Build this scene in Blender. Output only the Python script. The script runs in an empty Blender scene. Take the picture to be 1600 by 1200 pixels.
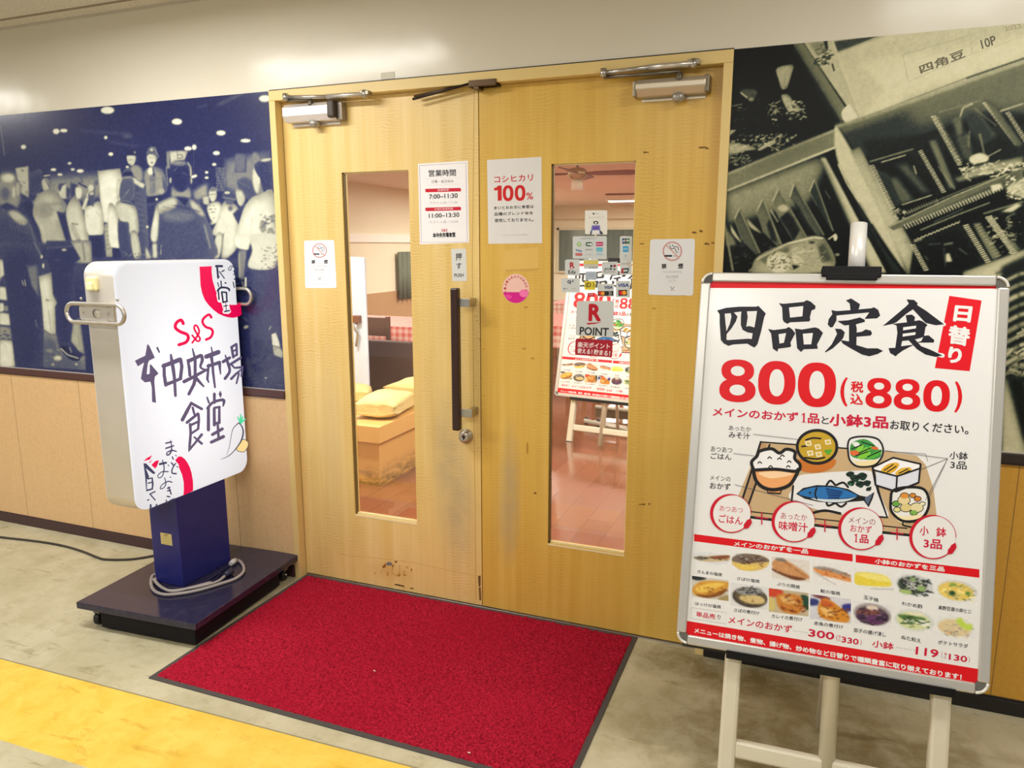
import bpy, bmesh, math, random
import numpy as np
from mathutils import Vector, Matrix
random.seed(7); RNG = np.random.default_rng(7)
SC = bpy.context.scene; COL = SC.collection
R = math.radians

# ------------------------------------------------------------------ camera
CAM = Vector((2.1090, -2.6495, 1.5039)); YAW, PITCH, FPX = R(21.469), R(10.538), 1172.385
cd = bpy.data.cameras.new('camera'); cam = bpy.data.objects.new('camera', cd); COL.objects.link(cam)
cam.location = CAM; cam.rotation_euler = (math.pi/2-PITCH, 0, YAW)
cd.sensor_width = 36; cd.lens = 36*FPX/1600; cd.clip_start = .02; cd.clip_end = 100
SC.camera = cam
_m = cam.rotation_euler.to_matrix()
CR, CU, CF = _m @ Vector((1,0,0)), _m @ Vector((0,1,0)), _m @ Vector((0,0,-1))
def ray(px, py): return CF + CR*((px-800)/FPX) - CU*((py-600)/FPX)
def hit(px, py, n, d):                         # point of the place seen at a photograph pixel, on the plane n.X = d
    v = ray(px, py); n = Vector(n); return CAM + v*((d-n.dot(CAM))/n.dot(v))
def onY(px, py, y=0.): return hit(px, py, (0,1,0), y)
def onX(px, py, x): return hit(px, py, (1,0,0), x)
def onZ(px, py, z=0.): return hit(px, py, (0,0,1), z)

# ------------------------------------------------------------------ world, lights, exposure
w = bpy.data.worlds.new('world'); SC.world = w; w.use_nodes = True
bg = w.node_tree.nodes['Background']; bg.inputs[0].default_value = (1., .985, .96, 1); bg.inputs[1].default_value = .42
SC.view_settings.view_transform = 'Standard'; SC.view_settings.look = 'None'
SC.view_settings.exposure = 0.0; SC.view_settings.gamma = 1; SC.view_settings.use_curve_mapping = False
def area(name, loc, sx, sy, power, col=(1,.98,.945), rot=(0,0,0)):
    l = bpy.data.lights.new(name, 'AREA'); l.shape = 'RECTANGLE'; l.size = sx; l.size_y = sy; l.energy = power; l.color = col
    o = bpy.data.objects.new(name, l); o.location = loc; o.rotation_euler = rot; COL.objects.link(o); return o
CEIL = 2.508
LAMPS = [(-3.3, -.95), (-.25, -.95), (2.9, -.95), (-1.6, -2.9), (1.4, -2.9)]
LAMP_W = [30, 33, 18, 33, 36]
for (lx, ly), lw in zip(LAMPS, LAMP_W): area('corridor_light', (lx, ly, CEIL-.062), 1.15, .13, lw)
INLAMPS = [(-.9, .75), (1.5, 1.3), (-2.3, 3.0), (2.2, 3.4), (-3.2, 5.5), (2.2, 5.5), (1.5, 9), (-2.6, 9.5), (.5, 12.5), (-1.67, 14.5), (-4.2, 12.5)]  # lamps nearest the doors are added out of view to brighten the room
for lx, ly in INLAMPS: area('dining_light', (lx, ly, CEIL-.062), 1.15, .2, 68 if ly < 8 else 110, (1,.965,.90))

# ------------------------------------------------------------------ helpers: colour, materials
def lin(c):
    c = c/255.; return c/12.92 if c <= .04045 else ((c+.055)/1.055)**2.4
def C3(rgb): return tuple(lin(v) for v in rgb)
class NT:
    def __init__(s, name):
        s.m = bpy.data.materials.new(name); s.m.use_nodes = True; s.t = s.m.node_tree; s.b = s.t.nodes['Principled BSDF']
    def n(s, typ, **kw):
        o = s.t.nodes.new('ShaderNode'+typ)
        for k, v in kw.items():
            if k.startswith('i_'): o.inputs[k[2:].replace('_', ' ')].default_value = v
            else: setattr(o, k, v)
        return o
    def l(s, a, b): s.t.links.new(a, b)
    def obj(s): return s.n('TexCoord').outputs['Object']
    def mp(s, vec, scale=(1,1,1), loc=(0,0,0), rot=(0,0,0)):
        o = s.n('Mapping'); s.l(vec, o.inputs[0]); o.inputs['Scale'].default_value = scale; o.inputs['Location'].default_value = loc
        o.inputs['Rotation'].default_value = rot; return o.outputs[0]
    def noise(s, vec, scale, detail=3, rough=.55, dist=0):
        o = s.n('TexNoise'); s.l(vec, o.inputs['Vector']); o.inputs['Scale'].default_value = scale; o.inputs['Detail'].default_value = detail
        o.inputs['Roughness'].default_value = rough; o.inputs['Distortion'].default_value = dist; return o.outputs['Fac']
    def ramp(s, fac, stops):
        o = s.n('ValToRGB'); s.l(fac, o.inputs[0]); e = o.color_ramp.elements
        while len(e) < len(stops): e.new(.5)
        for k, (p, c) in enumerate(stops):
            e[k].position = p; e[k].color = (c, c, c, 1) if isinstance(c, (int, float)) else (*c, 1)
        return o.outputs[0]
    def mix(s, fac, a, b, mode='MIX'):
        o = s.n('Mix', data_type='RGBA', blend_type=mode)
        for v, i in ((fac, 0), (a, 6), (b, 7)):
            if hasattr(v, 'links'): s.l(v, o.inputs[i])
            else: o.inputs[i].default_value = v if i == 0 else (*v, 1)
        return o.outputs[2]
    def math(s, op, a, b=0., c=None):
        o = s.n('Math', operation=op)
        for i, v in enumerate((a, b) if c is None else (a, b, c)):
            if hasattr(v, 'links'): s.l(v, o.inputs[i])
            else: o.inputs[i].default_value = v
        return o.outputs[0]
    def bump(s, h, strength=.2, dist=.002):
        o = s.n('Bump'); s.l(h, o.inputs['Height']); o.inputs['Strength'].default_value = strength; o.inputs['Distance'].default_value = dist
        s.l(o.outputs[0], s.b.inputs['Normal'])
    def set(s, col=None, rough=None, metal=None, spec=None, **kw):
        if col is not None:
            if hasattr(col, 'links'): s.l(col, s.b.inputs['Base Color'])
            else: s.b.inputs['Base Color'].default_value = (*col, 1)
        for v, k in ((rough, 'Roughness'), (metal, 'Metallic'), (spec, 'Specular IOR Level')):
            if v is None: continue
            if hasattr(v, 'links'): s.l(v, s.b.inputs[k])
            else: s.b.inputs[k].default_value = v
        for k, v in kw.items(): s.b.inputs[k.replace('_', ' ')].default_value = v
        return s.m
_mc = {}
def mat(rgb, rough=.5, metal=0., spec=.5, grain=.06, gs=30., name=None, emit=0.):
    key = (tuple(rgb), rough, metal, spec, grain, emit)
    if key in _mc: return _mc[key]
    t = NT(name or 'paint'); base = C3(rgb)
    if grain > 0:
        f = t.noise(t.obj(), gs, 4)
        col = t.mix(f, tuple(v*(1-grain) for v in base), tuple(min(1, v*(1+grain)) for v in base))
    else: col = base
    m = t.set(col, rough, metal, spec)
    if emit > 0:
        t.b.inputs['Emission Color'].default_value = (*base, 1); t.b.inputs['Emission Strength'].default_value = emit
    _mc[key] = m; return m
def ink(rgb, emit=0.): return mat(rgb, .45, 0, .35, 0, name='ink', emit=emit)

# ------------------------------------------------------------------ helpers: objects
def link(o, parent=None):
    COL.objects.link(o)
    if parent is not None: o.parent = parent
    return o
def tag(o, label=None, cat=None, group=None, kind=None):
    for k, v in (('label', label), ('category', cat), ('group', group), ('kind', kind)):
        if v: o[k] = v
    return o
def thing(name, label, cat, loc=(0,0,0), rot=(0,0,0), group=None):
    o = bpy.data.objects.new(name, None); o.empty_display_size = .05; o.location = loc; o.rotation_euler = rot
    link(o); tag(o, label, cat, group); bpy.context.view_layer.update(); return o
class MB:
    """collects shapes (world or local coordinates) and links them as ONE mesh object"""
    def __init__(s): s.v = []; s.f = []; s.mi = []; s.mats = []; s.col = {}; s.smooth = set()
    def m(s, material):
        if material not in s.mats: s.mats.append(material)
        return s.mats.index(material)
    def add(s, vs, fs, material, smooth=False):
        b = len(s.v); k = s.m(material); s.v += [tuple(v) for v in vs]
        for f in fs:
            if smooth: s.smooth.add(len(s.f))
            s.f.append([b+i for i in f]); s.mi.append(k)
        return b
    def box(s, x0, x1, y0, y1, z0, z1, m, xf=None, bev=0.):
        bm = bmesh.new(); bmesh.ops.create_cube(bm, size=1)
        for v in bm.verts: v.co = Vector(((x0+x1)/2+v.co.x*(x1-x0), (y0+y1)/2+v.co.y*(y1-y0), (z0+z1)/2+v.co.z*(z1-z0)))
        if bev: bmesh.ops.bevel(bm, geom=list(bm.edges), offset=bev, segments=2, profile=.5, affect='EDGES')
        s.bm(bm, m, xf)
    def bm(s, bm, m, xf=None, smooth=False):
        bm.verts.index_update()
        s.add([xf @ v.co if xf else v.co for v in bm.verts], [[v.index for v in f.verts] for f in bm.faces], m, smooth); bm.free()
    def tube(s, pts, r, m, n=10, closed=False, caps=True):
        P = [Vector(p) for p in pts]; k = len(P); rs = r if isinstance(r, (list, tuple)) else [r]*k
        vs = []; prev = None
        for i, p in enumerate(P):
            if closed: t = P[(i+1) % k]-P[i-1]
            else: t = P[min(i+1, k-1)]-P[max(i-1, 0)]
            t.normalize()
            if prev is None:
                a = Vector((0,0,1)) if abs(t.z) < .9 else Vector((1,0,0)); prev = t.cross(a).normalized()
            u = (prev-t*prev.dot(t)).normalized(); prev = u; wv = t.cross(u)
            for j in range(n):
                a = 2*math.pi*j/n; vs.append(p+(u*math.cos(a)+wv*math.sin(a))*rs[i])
        fs = []
        for i in range(k if closed else k-1):
            for j in range(n):
                a, b = i*n+j, i*n+(j+1) % n; c, d = ((i+1) % k)*n+(j+1) % n, ((i+1) % k)*n+j
                fs.append([a, b, c, d])
        s.add(vs, fs, m, True)
        if caps and not closed: s.add(vs[:n], [list(range(n))[::-1]], m); s.add(vs[-n:], [list(range(n))], m)
    def cyl(s, p0, p1, r, m, n=20): s.tube([p0, p1], r, m, n)
    def lathe(s, prof, c, axis, m, n=24):          # prof: (radius, height) pairs along axis from c
        ax = Vector(axis).normalized(); a = Vector((0,0,1)) if abs(ax.z) < .9 else Vector((1,0,0)); u = ax.cross(a).normalized(); wv = ax.cross(u)
        vs = []
        for r, h in prof:
            for j in range(n):
                t = 2*math.pi*j/n; vs.append(Vector(c)+ax*h+(u*math.cos(t)+wv*math.sin(t))*r)
        fs = [[i*n+j, i*n+(j+1) % n, (i+1)*n+(j+1) % n, (i+1)*n+j] for i in range(len(prof)-1) for j in range(n)]
        s.add(vs, fs, m, True)
        for b, rr in ((0, prof[0][0]), (len(prof)-1, prof[-1][0])):
            if rr > 1e-4: s.add(vs[b*n:(b+1)*n], [list(range(n))], m)
    def prism(s, pts, ext, m, smooth=False):       # closed outline of 3-D points pushed along ext
        k = len(pts); e = Vector(ext); P = [Vector(p) for p in pts]
        s.add(P+[p+e for p in P], [list(range(k))[::-1], list(range(k, 2*k))], m)
        s.add(P+[p+e for p in P], [[i, (i+1) % k, k+(i+1) % k, k+i] for i in range(k)], m, smooth)
    def build(s, name, parent=None, local=False, bevel=0.):
        me = bpy.data.meshes.new(name); me.from_pydata(s.v, [], s.f)
        for m_ in s.mats: me.materials.append(m_)
        me.polygons.foreach_set('material_index', s.mi)
        me.polygons.foreach_set('use_smooth', [i in s.smooth for i in range(len(s.f))])
        if s.col:
            a = np.ones((len(s.v), 4), np.float32)
            for b, arr in s.col.items(): a[b:b+len(arr), :3] = arr
            at = me.color_attributes.new('Col', 'FLOAT_COLOR', 'POINT'); at.data.foreach_set('color', a.ravel())
        me.update()
        bm = bmesh.new(); bm.from_mesh(me)
        if not s.col: bmesh.ops.remove_doubles(bm, verts=bm.verts, dist=1e-6)
        bmesh.ops.recalc_face_normals(bm, faces=bm.faces) if not getattr(s, 'keepn', False) else None
        bm.to_mesh(me); bm.free()
        o = bpy.data.objects.new(name, me); link(o, parent)
        if parent is not None and not local: o.matrix_parent_inverse = parent.matrix_world.inverted()
        if bevel:
            b = o.modifiers.new('bevel', 'BEVEL'); b.width = bevel; b.segments = 2; b.limit_method = 'ANGLE'
        return o
def struct(o): o['kind'] = 'structure'; return o
def rrect(u0, u1, v0, v1, r, n=6):
    out = []
    for cx, cy, a0 in ((u1-r, v1-r, 0), (u0+r, v1-r, 90), (u0+r, v0+r, 180), (u1-r, v0+r, 270)):
        for k in range(n+1):
            a = R(a0+90*k/n); out.append((cx+r*math.cos(a), cy+r*math.sin(a)))
    return out
def catmull(pts, k=6, closed=False):
    P = [np.array(p, float) for p in pts]; out = []; n = len(P)
    for i in range(n if closed else n-1):
        if closed: a, b, c, d = P[i-1], P[i], P[(i+1) % n], P[(i+2) % n]
        else: a, b, c, d = P[max(i-1, 0)], P[i], P[i+1], P[min(i+2, n-1)]
        for j in range(k):
            t = j/k; out.append(.5*((2*b)+(c-a)*t+(2*a-5*b+4*c-d)*t*t+(3*b-a-3*c+d)*t**3))
    if not closed: out.append(P[-1])
    return [tuple(p) for p in out]

# ------------------------------------------------------------------ helpers: printing (lettering and drawings on flat sheets)
_tc = {}
def glyphs(s):
    if s in _tc: return _tc[s]
    c = bpy.data.curves.new('t', 'FONT'); c.body = s; c.size = 1; c.resolution_u = 3
    o = bpy.data.objects.new('t', c); COL.objects.link(o)
    me = bpy.data.meshes.new_from_object(o.evaluated_get(bpy.context.evaluated_depsgraph_get()))
    vs = np.array([(v.co.x, v.co.y) for v in me.vertices]).reshape(-1, 2); fs = [list(p.vertices) for p in me.polygons]
    bpy.data.objects.remove(o); bpy.data.curves.remove(c); bpy.data.meshes.remove(me)
    lo, hi = vs.min(0), vs.max(0); _tc[s] = ((vs-lo)/np.maximum(hi-lo, 1e-6), fs, (hi-lo)); return _tc[s]
EPS = .00018
class Print(MB):
    """flat inks on a sheet; P maps a photograph pixel to (u, v) on the sheet; at maps (u, v, height) to a 3-D point"""
    def __init__(s, P, at): super().__init__(); s.P0 = P; s.at = at; s.keepn = False; s.emit = 0.; s.cnt = 0; s.wk = 1.; s.view()
    def view(s, ox=0, oy=0, k=1): s.ox, s.oy, s.k = ox, oy, k; return s
    def P(s, p): return s.P0(s.ox+p[0]/s.k, s.oy+p[1]/s.k)
    def sc(s, p):
        a, b = s.P(p), s.P((p[0]+s.k, p[1]+s.k)); return math.hypot(a[0]-b[0], a[1]-b[1])/1.414/s.k
    def up(s): s.cnt += 1; return (s.cnt % 56)*2.2e-6           # every ink lies a hair above the last
    def uvpoly(s, uv, m, L): L = L+s.up()/EPS; s.add([s.at(u, v, L*EPS) for u, v in uv], [list(range(len(uv)))], m)
    def poly(s, pts, rgb, L=1): s.uvpoly([s.P(p) for p in pts], ink(rgb, s.emit), L)
    def blob(s, pts, rgb, L=1, k=5): s.poly(catmull(pts, k, True), rgb, L)
    def ell(s, cx, cy, rx, ry, rgb, L=1, n=28): s.poly([(cx+rx*math.cos(2*math.pi*i/n), cy+ry*math.sin(2*math.pi*i/n)) for i in range(n)], rgb, L)
    def stroke(s, pts, w, rgb, L=2, smooth=True, closed=False):
        if closed: pts = list(pts)+[pts[0]]
        pts = [p if len(p) == 3 else (p[0], p[1], w) for p in pts]
        if smooth and len(pts) > 2: pts = catmull(pts, 5)
        q = [np.array(p[:2], float) for p in pts]; hw = [p[2]/2*s.wk for p in pts]; m = ink(rgb, s.emit); vs = []; L0 = L; L = L+s.up()/EPS
        for i, p in enumerate(q):
            t = q[min(i+1, len(q)-1)]-q[max(i-1, 0)]; t = t/(np.hypot(*t)+1e-9); n = np.array((-t[1], t[0]))*hw[i]
            vs += [s.at(*s.P(p+n), L*EPS), s.at(*s.P(p-n), L*EPS)]
        s.add(vs, [[2*i, 2*i+1, 2*i+3, 2*i+2] for i in range(len(q)-1)], m)
        for p, h in ((q[0], hw[0]), (q[-1], hw[-1])):
            s.uvpoly([s.P((p[0]+h*math.cos(k*math.pi/5), p[1]+h*math.sin(k*math.pi/5))) for k in range(10)], m, L0)
    def text(s, st, tl, tr, bl, rgb, L=2, bold=0., m=None):
        g, fs, sz = glyphs(st); tl, tr, bl = (np.array(s.P(p)) for p in (tl, tr, bl)); X, Y = tr-tl, bl-tl
        d = bold*np.hypot(*Y); lx, ly = np.hypot(*X), np.hypot(*Y)
        k0 = d/lx; k1 = d/ly
        uv = tl+np.outer(k0+g[:, 0]*(1-2*k0), X)+np.outer(k1+(1-g[:, 1])*(1-2*k1), Y)
        n = 0 if bold == 0 else (4 if bold < .03 else 10)
        for q in range(max(n, 1)):
            o = (0, 0) if n == 0 else (d*math.cos(2*math.pi*q/n+.4), d*math.sin(2*math.pi*q/n+.4))
            hq = L*EPS+s.up(); s.add([s.at(u+o[0], v+o[1], hq) for u, v in uv], fs, m or ink(rgb, s.emit))
    def one(s, tl, tr, bl, rgb, L=2, serif=False):   # a plain figure one
        tl, tr, bl = (np.array(p, float) for p in (tl, tr, bl))
        sh = [(.0,.2),(.45,.0),(.68,.0),(.68,.93),(.95,.93),(.95,1.),(.1,1.),(.1,.93),(.36,.93),(.36,.2),(.05,.27)] if serif else [(0,.3),(0,.14),(.35,.1),(.52,0),(1,0),(1,1),(.48,1),(.48,.3)]
        s.poly([tl+(tr-tl)*x+(bl-tl)*y for x, y in sh], rgb, L)
    def fat(s, d, tl, tr, bl, rgb, paper, L=2):      # heavy round figures 0 and 8
        tl, tr, bl = (np.array(p, float) for p in (tl, tr, bl)); T = lambda x, y: tl+(tr-tl)*x+(bl-tl)*y
        def se(cx, cy, rx, ry, e, k=44):
            A = np.linspace(0, 2*math.pi, k+1)[:-1]; return [T(cx+rx*np.sign(math.cos(a))*abs(math.cos(a))**(2/e), cy+ry*np.sign(math.sin(a))*abs(math.sin(a))**(2/e)) for a in A]
        if d == '0': s.poly(se(.5,.5,.5,.5,2.35), rgb, L); s.poly(se(.5,.5,.2,.31,2.2), paper, L+1)
        else:
            s.poly(se(.5,.265,.45,.265,2.3), rgb, L); s.poly(se(.5,.72,.5,.28,2.3), rgb, L); s.poly(se(.5,.27,.19,.115,2.1), paper, L+1); s.poly(se(.5,.715,.215,.125,2.1), paper, L+1)
    def grid(s, q, img, m, L=1):                    # a small printed picture, q = tl, tr, br, bl
        h, wd = img.shape[:2]; a, b, c, d = (np.array(s.P(p)) for p in q); vs = []
        for j in range(h):
            for i in range(wd):
                x, y = i/(wd-1), j/(h-1); u = (a*(1-x)+b*x)*(1-y)+(d*(1-x)+c*x)*y; vs.append(s.at(u[0], u[1], L*EPS))
        b0 = s.add(vs, [[j*wd+i, j*wd+i+1, (j+1)*wd+i+1, (j+1)*wd+i] for j in range(h-1) for i in range(wd-1)], m)
        s.col[b0] = img.reshape(-1, 3)
def photo_mat(name, rough=.3, spec=.5):
    t = NT(name); a = t.n('Attribute', attribute_name='Col'); return t.set(a.outputs['Color'], rough, 0, spec)

class Canvas:
    """a printed photograph, painted as an array (grey or colour) in photograph pixels"""
    def __init__(s, x0, y0, w, h, v): s.x0, s.y0 = x0, y0; s.a = np.full((h, w), v, np.float32); s.vol = 0.; s.view()
    def view(s, ox=0, oy=0, k=1): s.ox, s.oy, s.k = ox, oy, k; return s
    def put(s, mask, bx, by, val, blur, al=1.):
        mh, mw = mask.shape; vol = 1.
        n = int((mask > .5).sum())
        if s.vol and n > 90 and min(mh, mw) > 9:             # the pictured thing is round: its printed edges fall off
            r = max(1.5, .16*math.sqrt(n)); g = gblur(mask, min(r, min(mh, mw)/3.2)); k = int(r*.55); g = np.roll(np.roll(g, k, 0), -k//2, 1)
            vol = 1-s.vol*(1-np.clip(g*1.25, 0, 1)) if val > .3 else 1+s.vol*1.3*np.clip(1-g*1.3, 0, 1)
        if blur > 0: mask = gblur(mask, blur)
        sub = s.a[by:by+mh, bx:bx+mw]; sub += (val*vol-sub)*mask*al
    def pts(s, p): return np.array([(s.ox+x/s.k-s.x0, s.oy+y/s.k-s.y0) for x, y in p])
    def poly(s, p, val, blur=.5, al=1.):
        P = s.pts(p); pad = int(3*blur)+2; h, w = s.a.shape
        bx, by = max(0, int(P[:, 0].min())-pad), max(0, int(P[:, 1].min())-pad); ex, ey = min(w, int(P[:, 0].max())+pad+1), min(h, int(P[:, 1].max())+pad+1)
        if ex <= bx or ey <= by: return
        acc = np.zeros((ey-by, ex-bx), np.float32)
        for sx in (.25, .75):
            for sy in (.25, .75):
                X, Y = np.meshgrid(np.arange(bx, ex)+sx, np.arange(by, ey)+sy); ins = np.zeros(X.shape, bool); n = len(P)
                for i in range(n):
                    x1, y1 = P[i]; x2, y2 = P[i-1]
                    if y1 == y2: continue
                    ins ^= ((y1 > Y) != (y2 > Y)) & (X < (x2-x1)*(Y-y1)/(y2-y1)+x1)
                acc += ins*.25
        s.put(acc, bx, by, val, blur, al)
    def blob(s, p, val, blur=.5, al=1.): s.poly(catmull(p, 4, True), val, blur, al)
    def ell(s, cx, cy, rx, ry, val, blur=.5, al=1., rot=0):
        c, n = math.cos(R(rot)), math.sin(R(rot))
        s.poly([(cx+rx*math.cos(t)*c-ry*math.sin(t)*n, cy+rx*math.cos(t)*n+ry*math.sin(t)*c) for t in np.linspace(0, 6.283, 25)[:-1]], val, blur, al)
    def line(s, p, w, val, blur=.4, al=1.):
        for (x1, y1), (x2, y2) in zip(p[:-1], p[1:]):
            d = math.hypot(x2-x1, y2-y1)+1e-6; nx, ny = -(y2-y1)/d*w/2, (x2-x1)/d*w/2
            s.poly([(x1+nx, y1+ny), (x2+nx, y2+ny), (x2-nx, y2-ny), (x1-nx, y1-ny)], val, blur, al)
    def ribs(s, p0, p1, d, n, w, val):
        for i in range(n):
            t = i/(n-1); x, y = p0[0]+(p1[0]-p0[0])*t, p0[1]+(p1[1]-p0[1])*t; s.line([(x, y), (x+d[0], y+d[1])], w, val, .3)
    def bits(s, x0, y0, x1, y1, n, val, size, al=.9):
        for _ in range(n):
            x, y = random.uniform(x0, x1), random.uniform(y0, y1); a = random.uniform(-.9, .6); l = random.uniform(.5, 2.2)*size
            s.line([(x, y), (x+l*math.cos(a), y+l*math.sin(a))], size*random.uniform(.25, .6), val*random.uniform(.6, 1.1), .4, al)
def gblur(a, r):
    n = int(3*r)+1; k = np.exp(-.5*(np.arange(-n, n+1)/r)**2); k /= k.sum()
    for ax in (0, 1): a = np.apply_along_axis(lambda q: np.convolve(np.pad(q, n, mode='edge'), k, 'valid'), ax, a)
    return a.astype(np.float32)
def fnoise(h, w, sc, amp): return gblur(RNG.standard_normal((h, w)).astype(np.float32), sc)*sc*2.2*amp
# ================================================================== the setting
FW, FH = 1.834, 2.12                               # door frame outside width and height
ZR = .875                                          # top of the picture rail
M_steel = mat((188,184,176), .28, .9, .5, .03, name='brushed_steel')
M_alu = mat((205,203,198), .38, .55, .5, .02, name='aluminium')
M_black = mat((22,22,24), .45, 0, .5, .05, name='black_plastic')
M_frame = mat((226,200,134), .42, 0, .4, .04, 9, name='frame_wood')
M_white = mat((236,232,222), .5, 0, .4, .02, name='white_plastic')

def floor_mat():
    t = NT('concrete'); o = t.obj(); sp = t.n('SeparateXYZ'); t.l(o, sp.inputs[0])
    big = t.noise(o, 2.2, 5, .6, .15); mid = t.noise(o, 9, 6, .7, .25); fine = t.noise(o, 70, 4)
    st = t.noise(t.mp(o, (1.5, 5, 1)), 3.2, 6, .7, .5)
    base = t.mix(t.ramp(big, [(.3, 0.), (.7, 1.)]), C3((178,170,138)), C3((204,197,170)))
    base = t.mix(t.ramp(mid, [(.45, 0.), (.72, .6)]), base, C3((156,146,108)))
    base = t.mix(t.ramp(st, [(.58, 0.), (.68, .5)]), base, C3((116,104,66)))
    base = t.mix(t.ramp(fine, [(.62, 0.), (.74, .3)]), base, C3((120,108,78)))
    yl = t.mix(t.ramp(mid, [(.4, 0.), (.66, 1.)]), C3((240,202,90)), C3((226,184,62)))
    yl = t.mix(t.ramp(st, [(.56, 0.), (.66, .55)]), yl, C3((186,144,36)))
    yl = t.mix(t.ramp(fine, [(.64, 0.), (.72, .35)]), yl, C3((186,160,90)))
    x, y = sp.outputs['X'], sp.outputs['Y']
    e1 = t.math('ADD', t.math('MULTIPLY', x, .024), -.966); wob = t.math('MULTIPLY', t.math('SUBTRACT', mid, .5), .008)
    a = t.math('LESS_THAN', y, t.math('ADD', e1, wob)); b = t.math('GREATER_THAN', y, t.math('ADD', t.math('ADD', e1, wob), -.327))
    m = t.math('MULTIPLY', a, b)
    ed = t.math('LESS_THAN', t.math('ABSOLUTE', t.math('SUBTRACT', y, t.math('ADD', e1, .002))), .003)
    c = t.mix(m, base, yl); c = t.mix(t.math('MULTIPLY', ed, .6), c, C3((92,84,56)))
    # grime by the wall; under the menu stand, grime plus the board's painted shadow
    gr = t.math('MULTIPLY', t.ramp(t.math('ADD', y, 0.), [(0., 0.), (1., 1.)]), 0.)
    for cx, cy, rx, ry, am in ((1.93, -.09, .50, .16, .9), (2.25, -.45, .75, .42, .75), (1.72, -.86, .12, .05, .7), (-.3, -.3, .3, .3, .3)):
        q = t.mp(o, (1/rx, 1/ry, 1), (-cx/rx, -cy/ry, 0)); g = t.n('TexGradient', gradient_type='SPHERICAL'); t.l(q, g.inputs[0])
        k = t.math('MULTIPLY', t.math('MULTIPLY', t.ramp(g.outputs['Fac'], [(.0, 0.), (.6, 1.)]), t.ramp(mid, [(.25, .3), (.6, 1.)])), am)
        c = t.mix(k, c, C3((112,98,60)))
    t.bump(t.noise(o, 60, 5, .7), .12, .003)
    return t.set(c, t.ramp(mid, [(.3, .55), (.7, .38)]), 0, .4)
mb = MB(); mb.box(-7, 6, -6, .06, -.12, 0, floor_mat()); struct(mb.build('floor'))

t = NT('ceiling_board'); o_ = t.obj()
f = t.noise(o_, 160, 3, .6); M_ceil = t.set(t.mix(t.ramp(f, [(.35, 0.), (.65, 1.)]), C3((206,198,182)), C3((232,226,214))), .9, 0, .1)
mb = MB(); mb.box(-7, 6, -6, 0, CEIL, CEIL+.1, M_ceil)
cy = onZ(95, 16, CEIL).y
for yy in (cy, cy-.91, cy-1.82):
    mb.box(-7, 6, yy-.006, yy+.006, CEIL-.004, CEIL+.01, mat((150,138,118), .8))
mb.box(-7, 6, -.012, 0, CEIL-.008, CEIL, mat((196,190,176), .7)); struct(mb.build('ceiling'))

t = NT('cream_gloss_paint'); o_ = t.obj()
t.bump(t.noise(o_, 3.0, 2, .5), .25, .02)
M_upper = t.set(t.mix(t.noise(o_, 2, 3), C3((216,210,193)), C3((224,219,204))), .2, 0, .32)
M_wall = mat((206,196,172), .6, 0, .3, .03)
mb = MB()
mb.box(-7, 6, 0, .14, FH, CEIL+.1, M_upper); mb.box(-7, 0, .004, .14, 0, FH, M_wall); mb.box(FW, 6, .004, .14, 0, FH, M_wall)
mb.box(-7, -.0, -.0015, .004, FH-.0, FH+.006, M_upper)
struct(mb.build('wall_front'))
tx = onY(606, 123); mb = MB(); mb.box(tx.x-.03, tx.x+.03, -.0012, 0, 2.125, 2.15, mat((200,194,176), .5)); tag(mb.build('tape_piece'), 'small beige tape piece stuck on the wall just above the door frame', 'tape')

def lam_mat(name, a, b, grooves):
    t = NT(name); o = t.obj(); sp = t.n('SeparateXYZ'); t.l(o, sp.inputs[0])
    st = t.noise(t.mp(o, (40, 1, .9)), 2.2, 4, .6); mo = t.noise(o, 90, 3)
    c = t.mix(st, C3(a), C3(b)); c = t.mix(t.ramp(mo, [(.45, 0.), (.75, .16)]), c, C3((150,104,56)))
    d = None
    for g in grooves:
        k = t.math('LESS_THAN', t.math('ABSOLUTE', t.math('SUBTRACT', sp.outputs['X'], g)), .0016)
        d = k if d is None else t.math('MAXIMUM', d, k)
    if d is not None: c = t.mix(t.math('MULTIPLY', d, .7), c, C3((120,82,50)))
    return t.set(c, .42, 0, .4)
gl = [onY(25, 640).x, onY(128, 640).x, onY(373, 782).x]; sp_ = gl[1]-gl[0]
grooves = [gl[0]-sp_*k for k in range(1, 6)]+gl+[gl[1]+sp_, gl[1]+2*sp_, gl[1]+3*sp_]
grooves = [g for g in grooves if g < -.05 and (g == gl[2] or abs(g-gl[2]) > .1)]
mb = MB(); mb.box(-7, -.0, -.006, .006, 0, ZR-.02, lam_mat('laminate_cool_lit', (222,182,132), (231,196,148), grooves)); struct(mb.build('wall_left'))  # left panel colour carries the sign's cooler light
mb = MB(); mb.box(FW, 6, -.006, .006, 0, ZR-.02, lam_mat('laminate_warm_lit', (210,156,56), (220,168,70), [2.75, 3.6])); struct(mb.build('wall_right'))  # right panel colour carries the warmer light of this side
M_rail = mat((84,52,48), .35, 0, .5, .08, 14, name='brown_rail'); M_base = mat((66,42,46), .4, 0, .5, .08, 14)
M_dark = mat((34,30,30), .5, 0, .4, .08)
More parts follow.
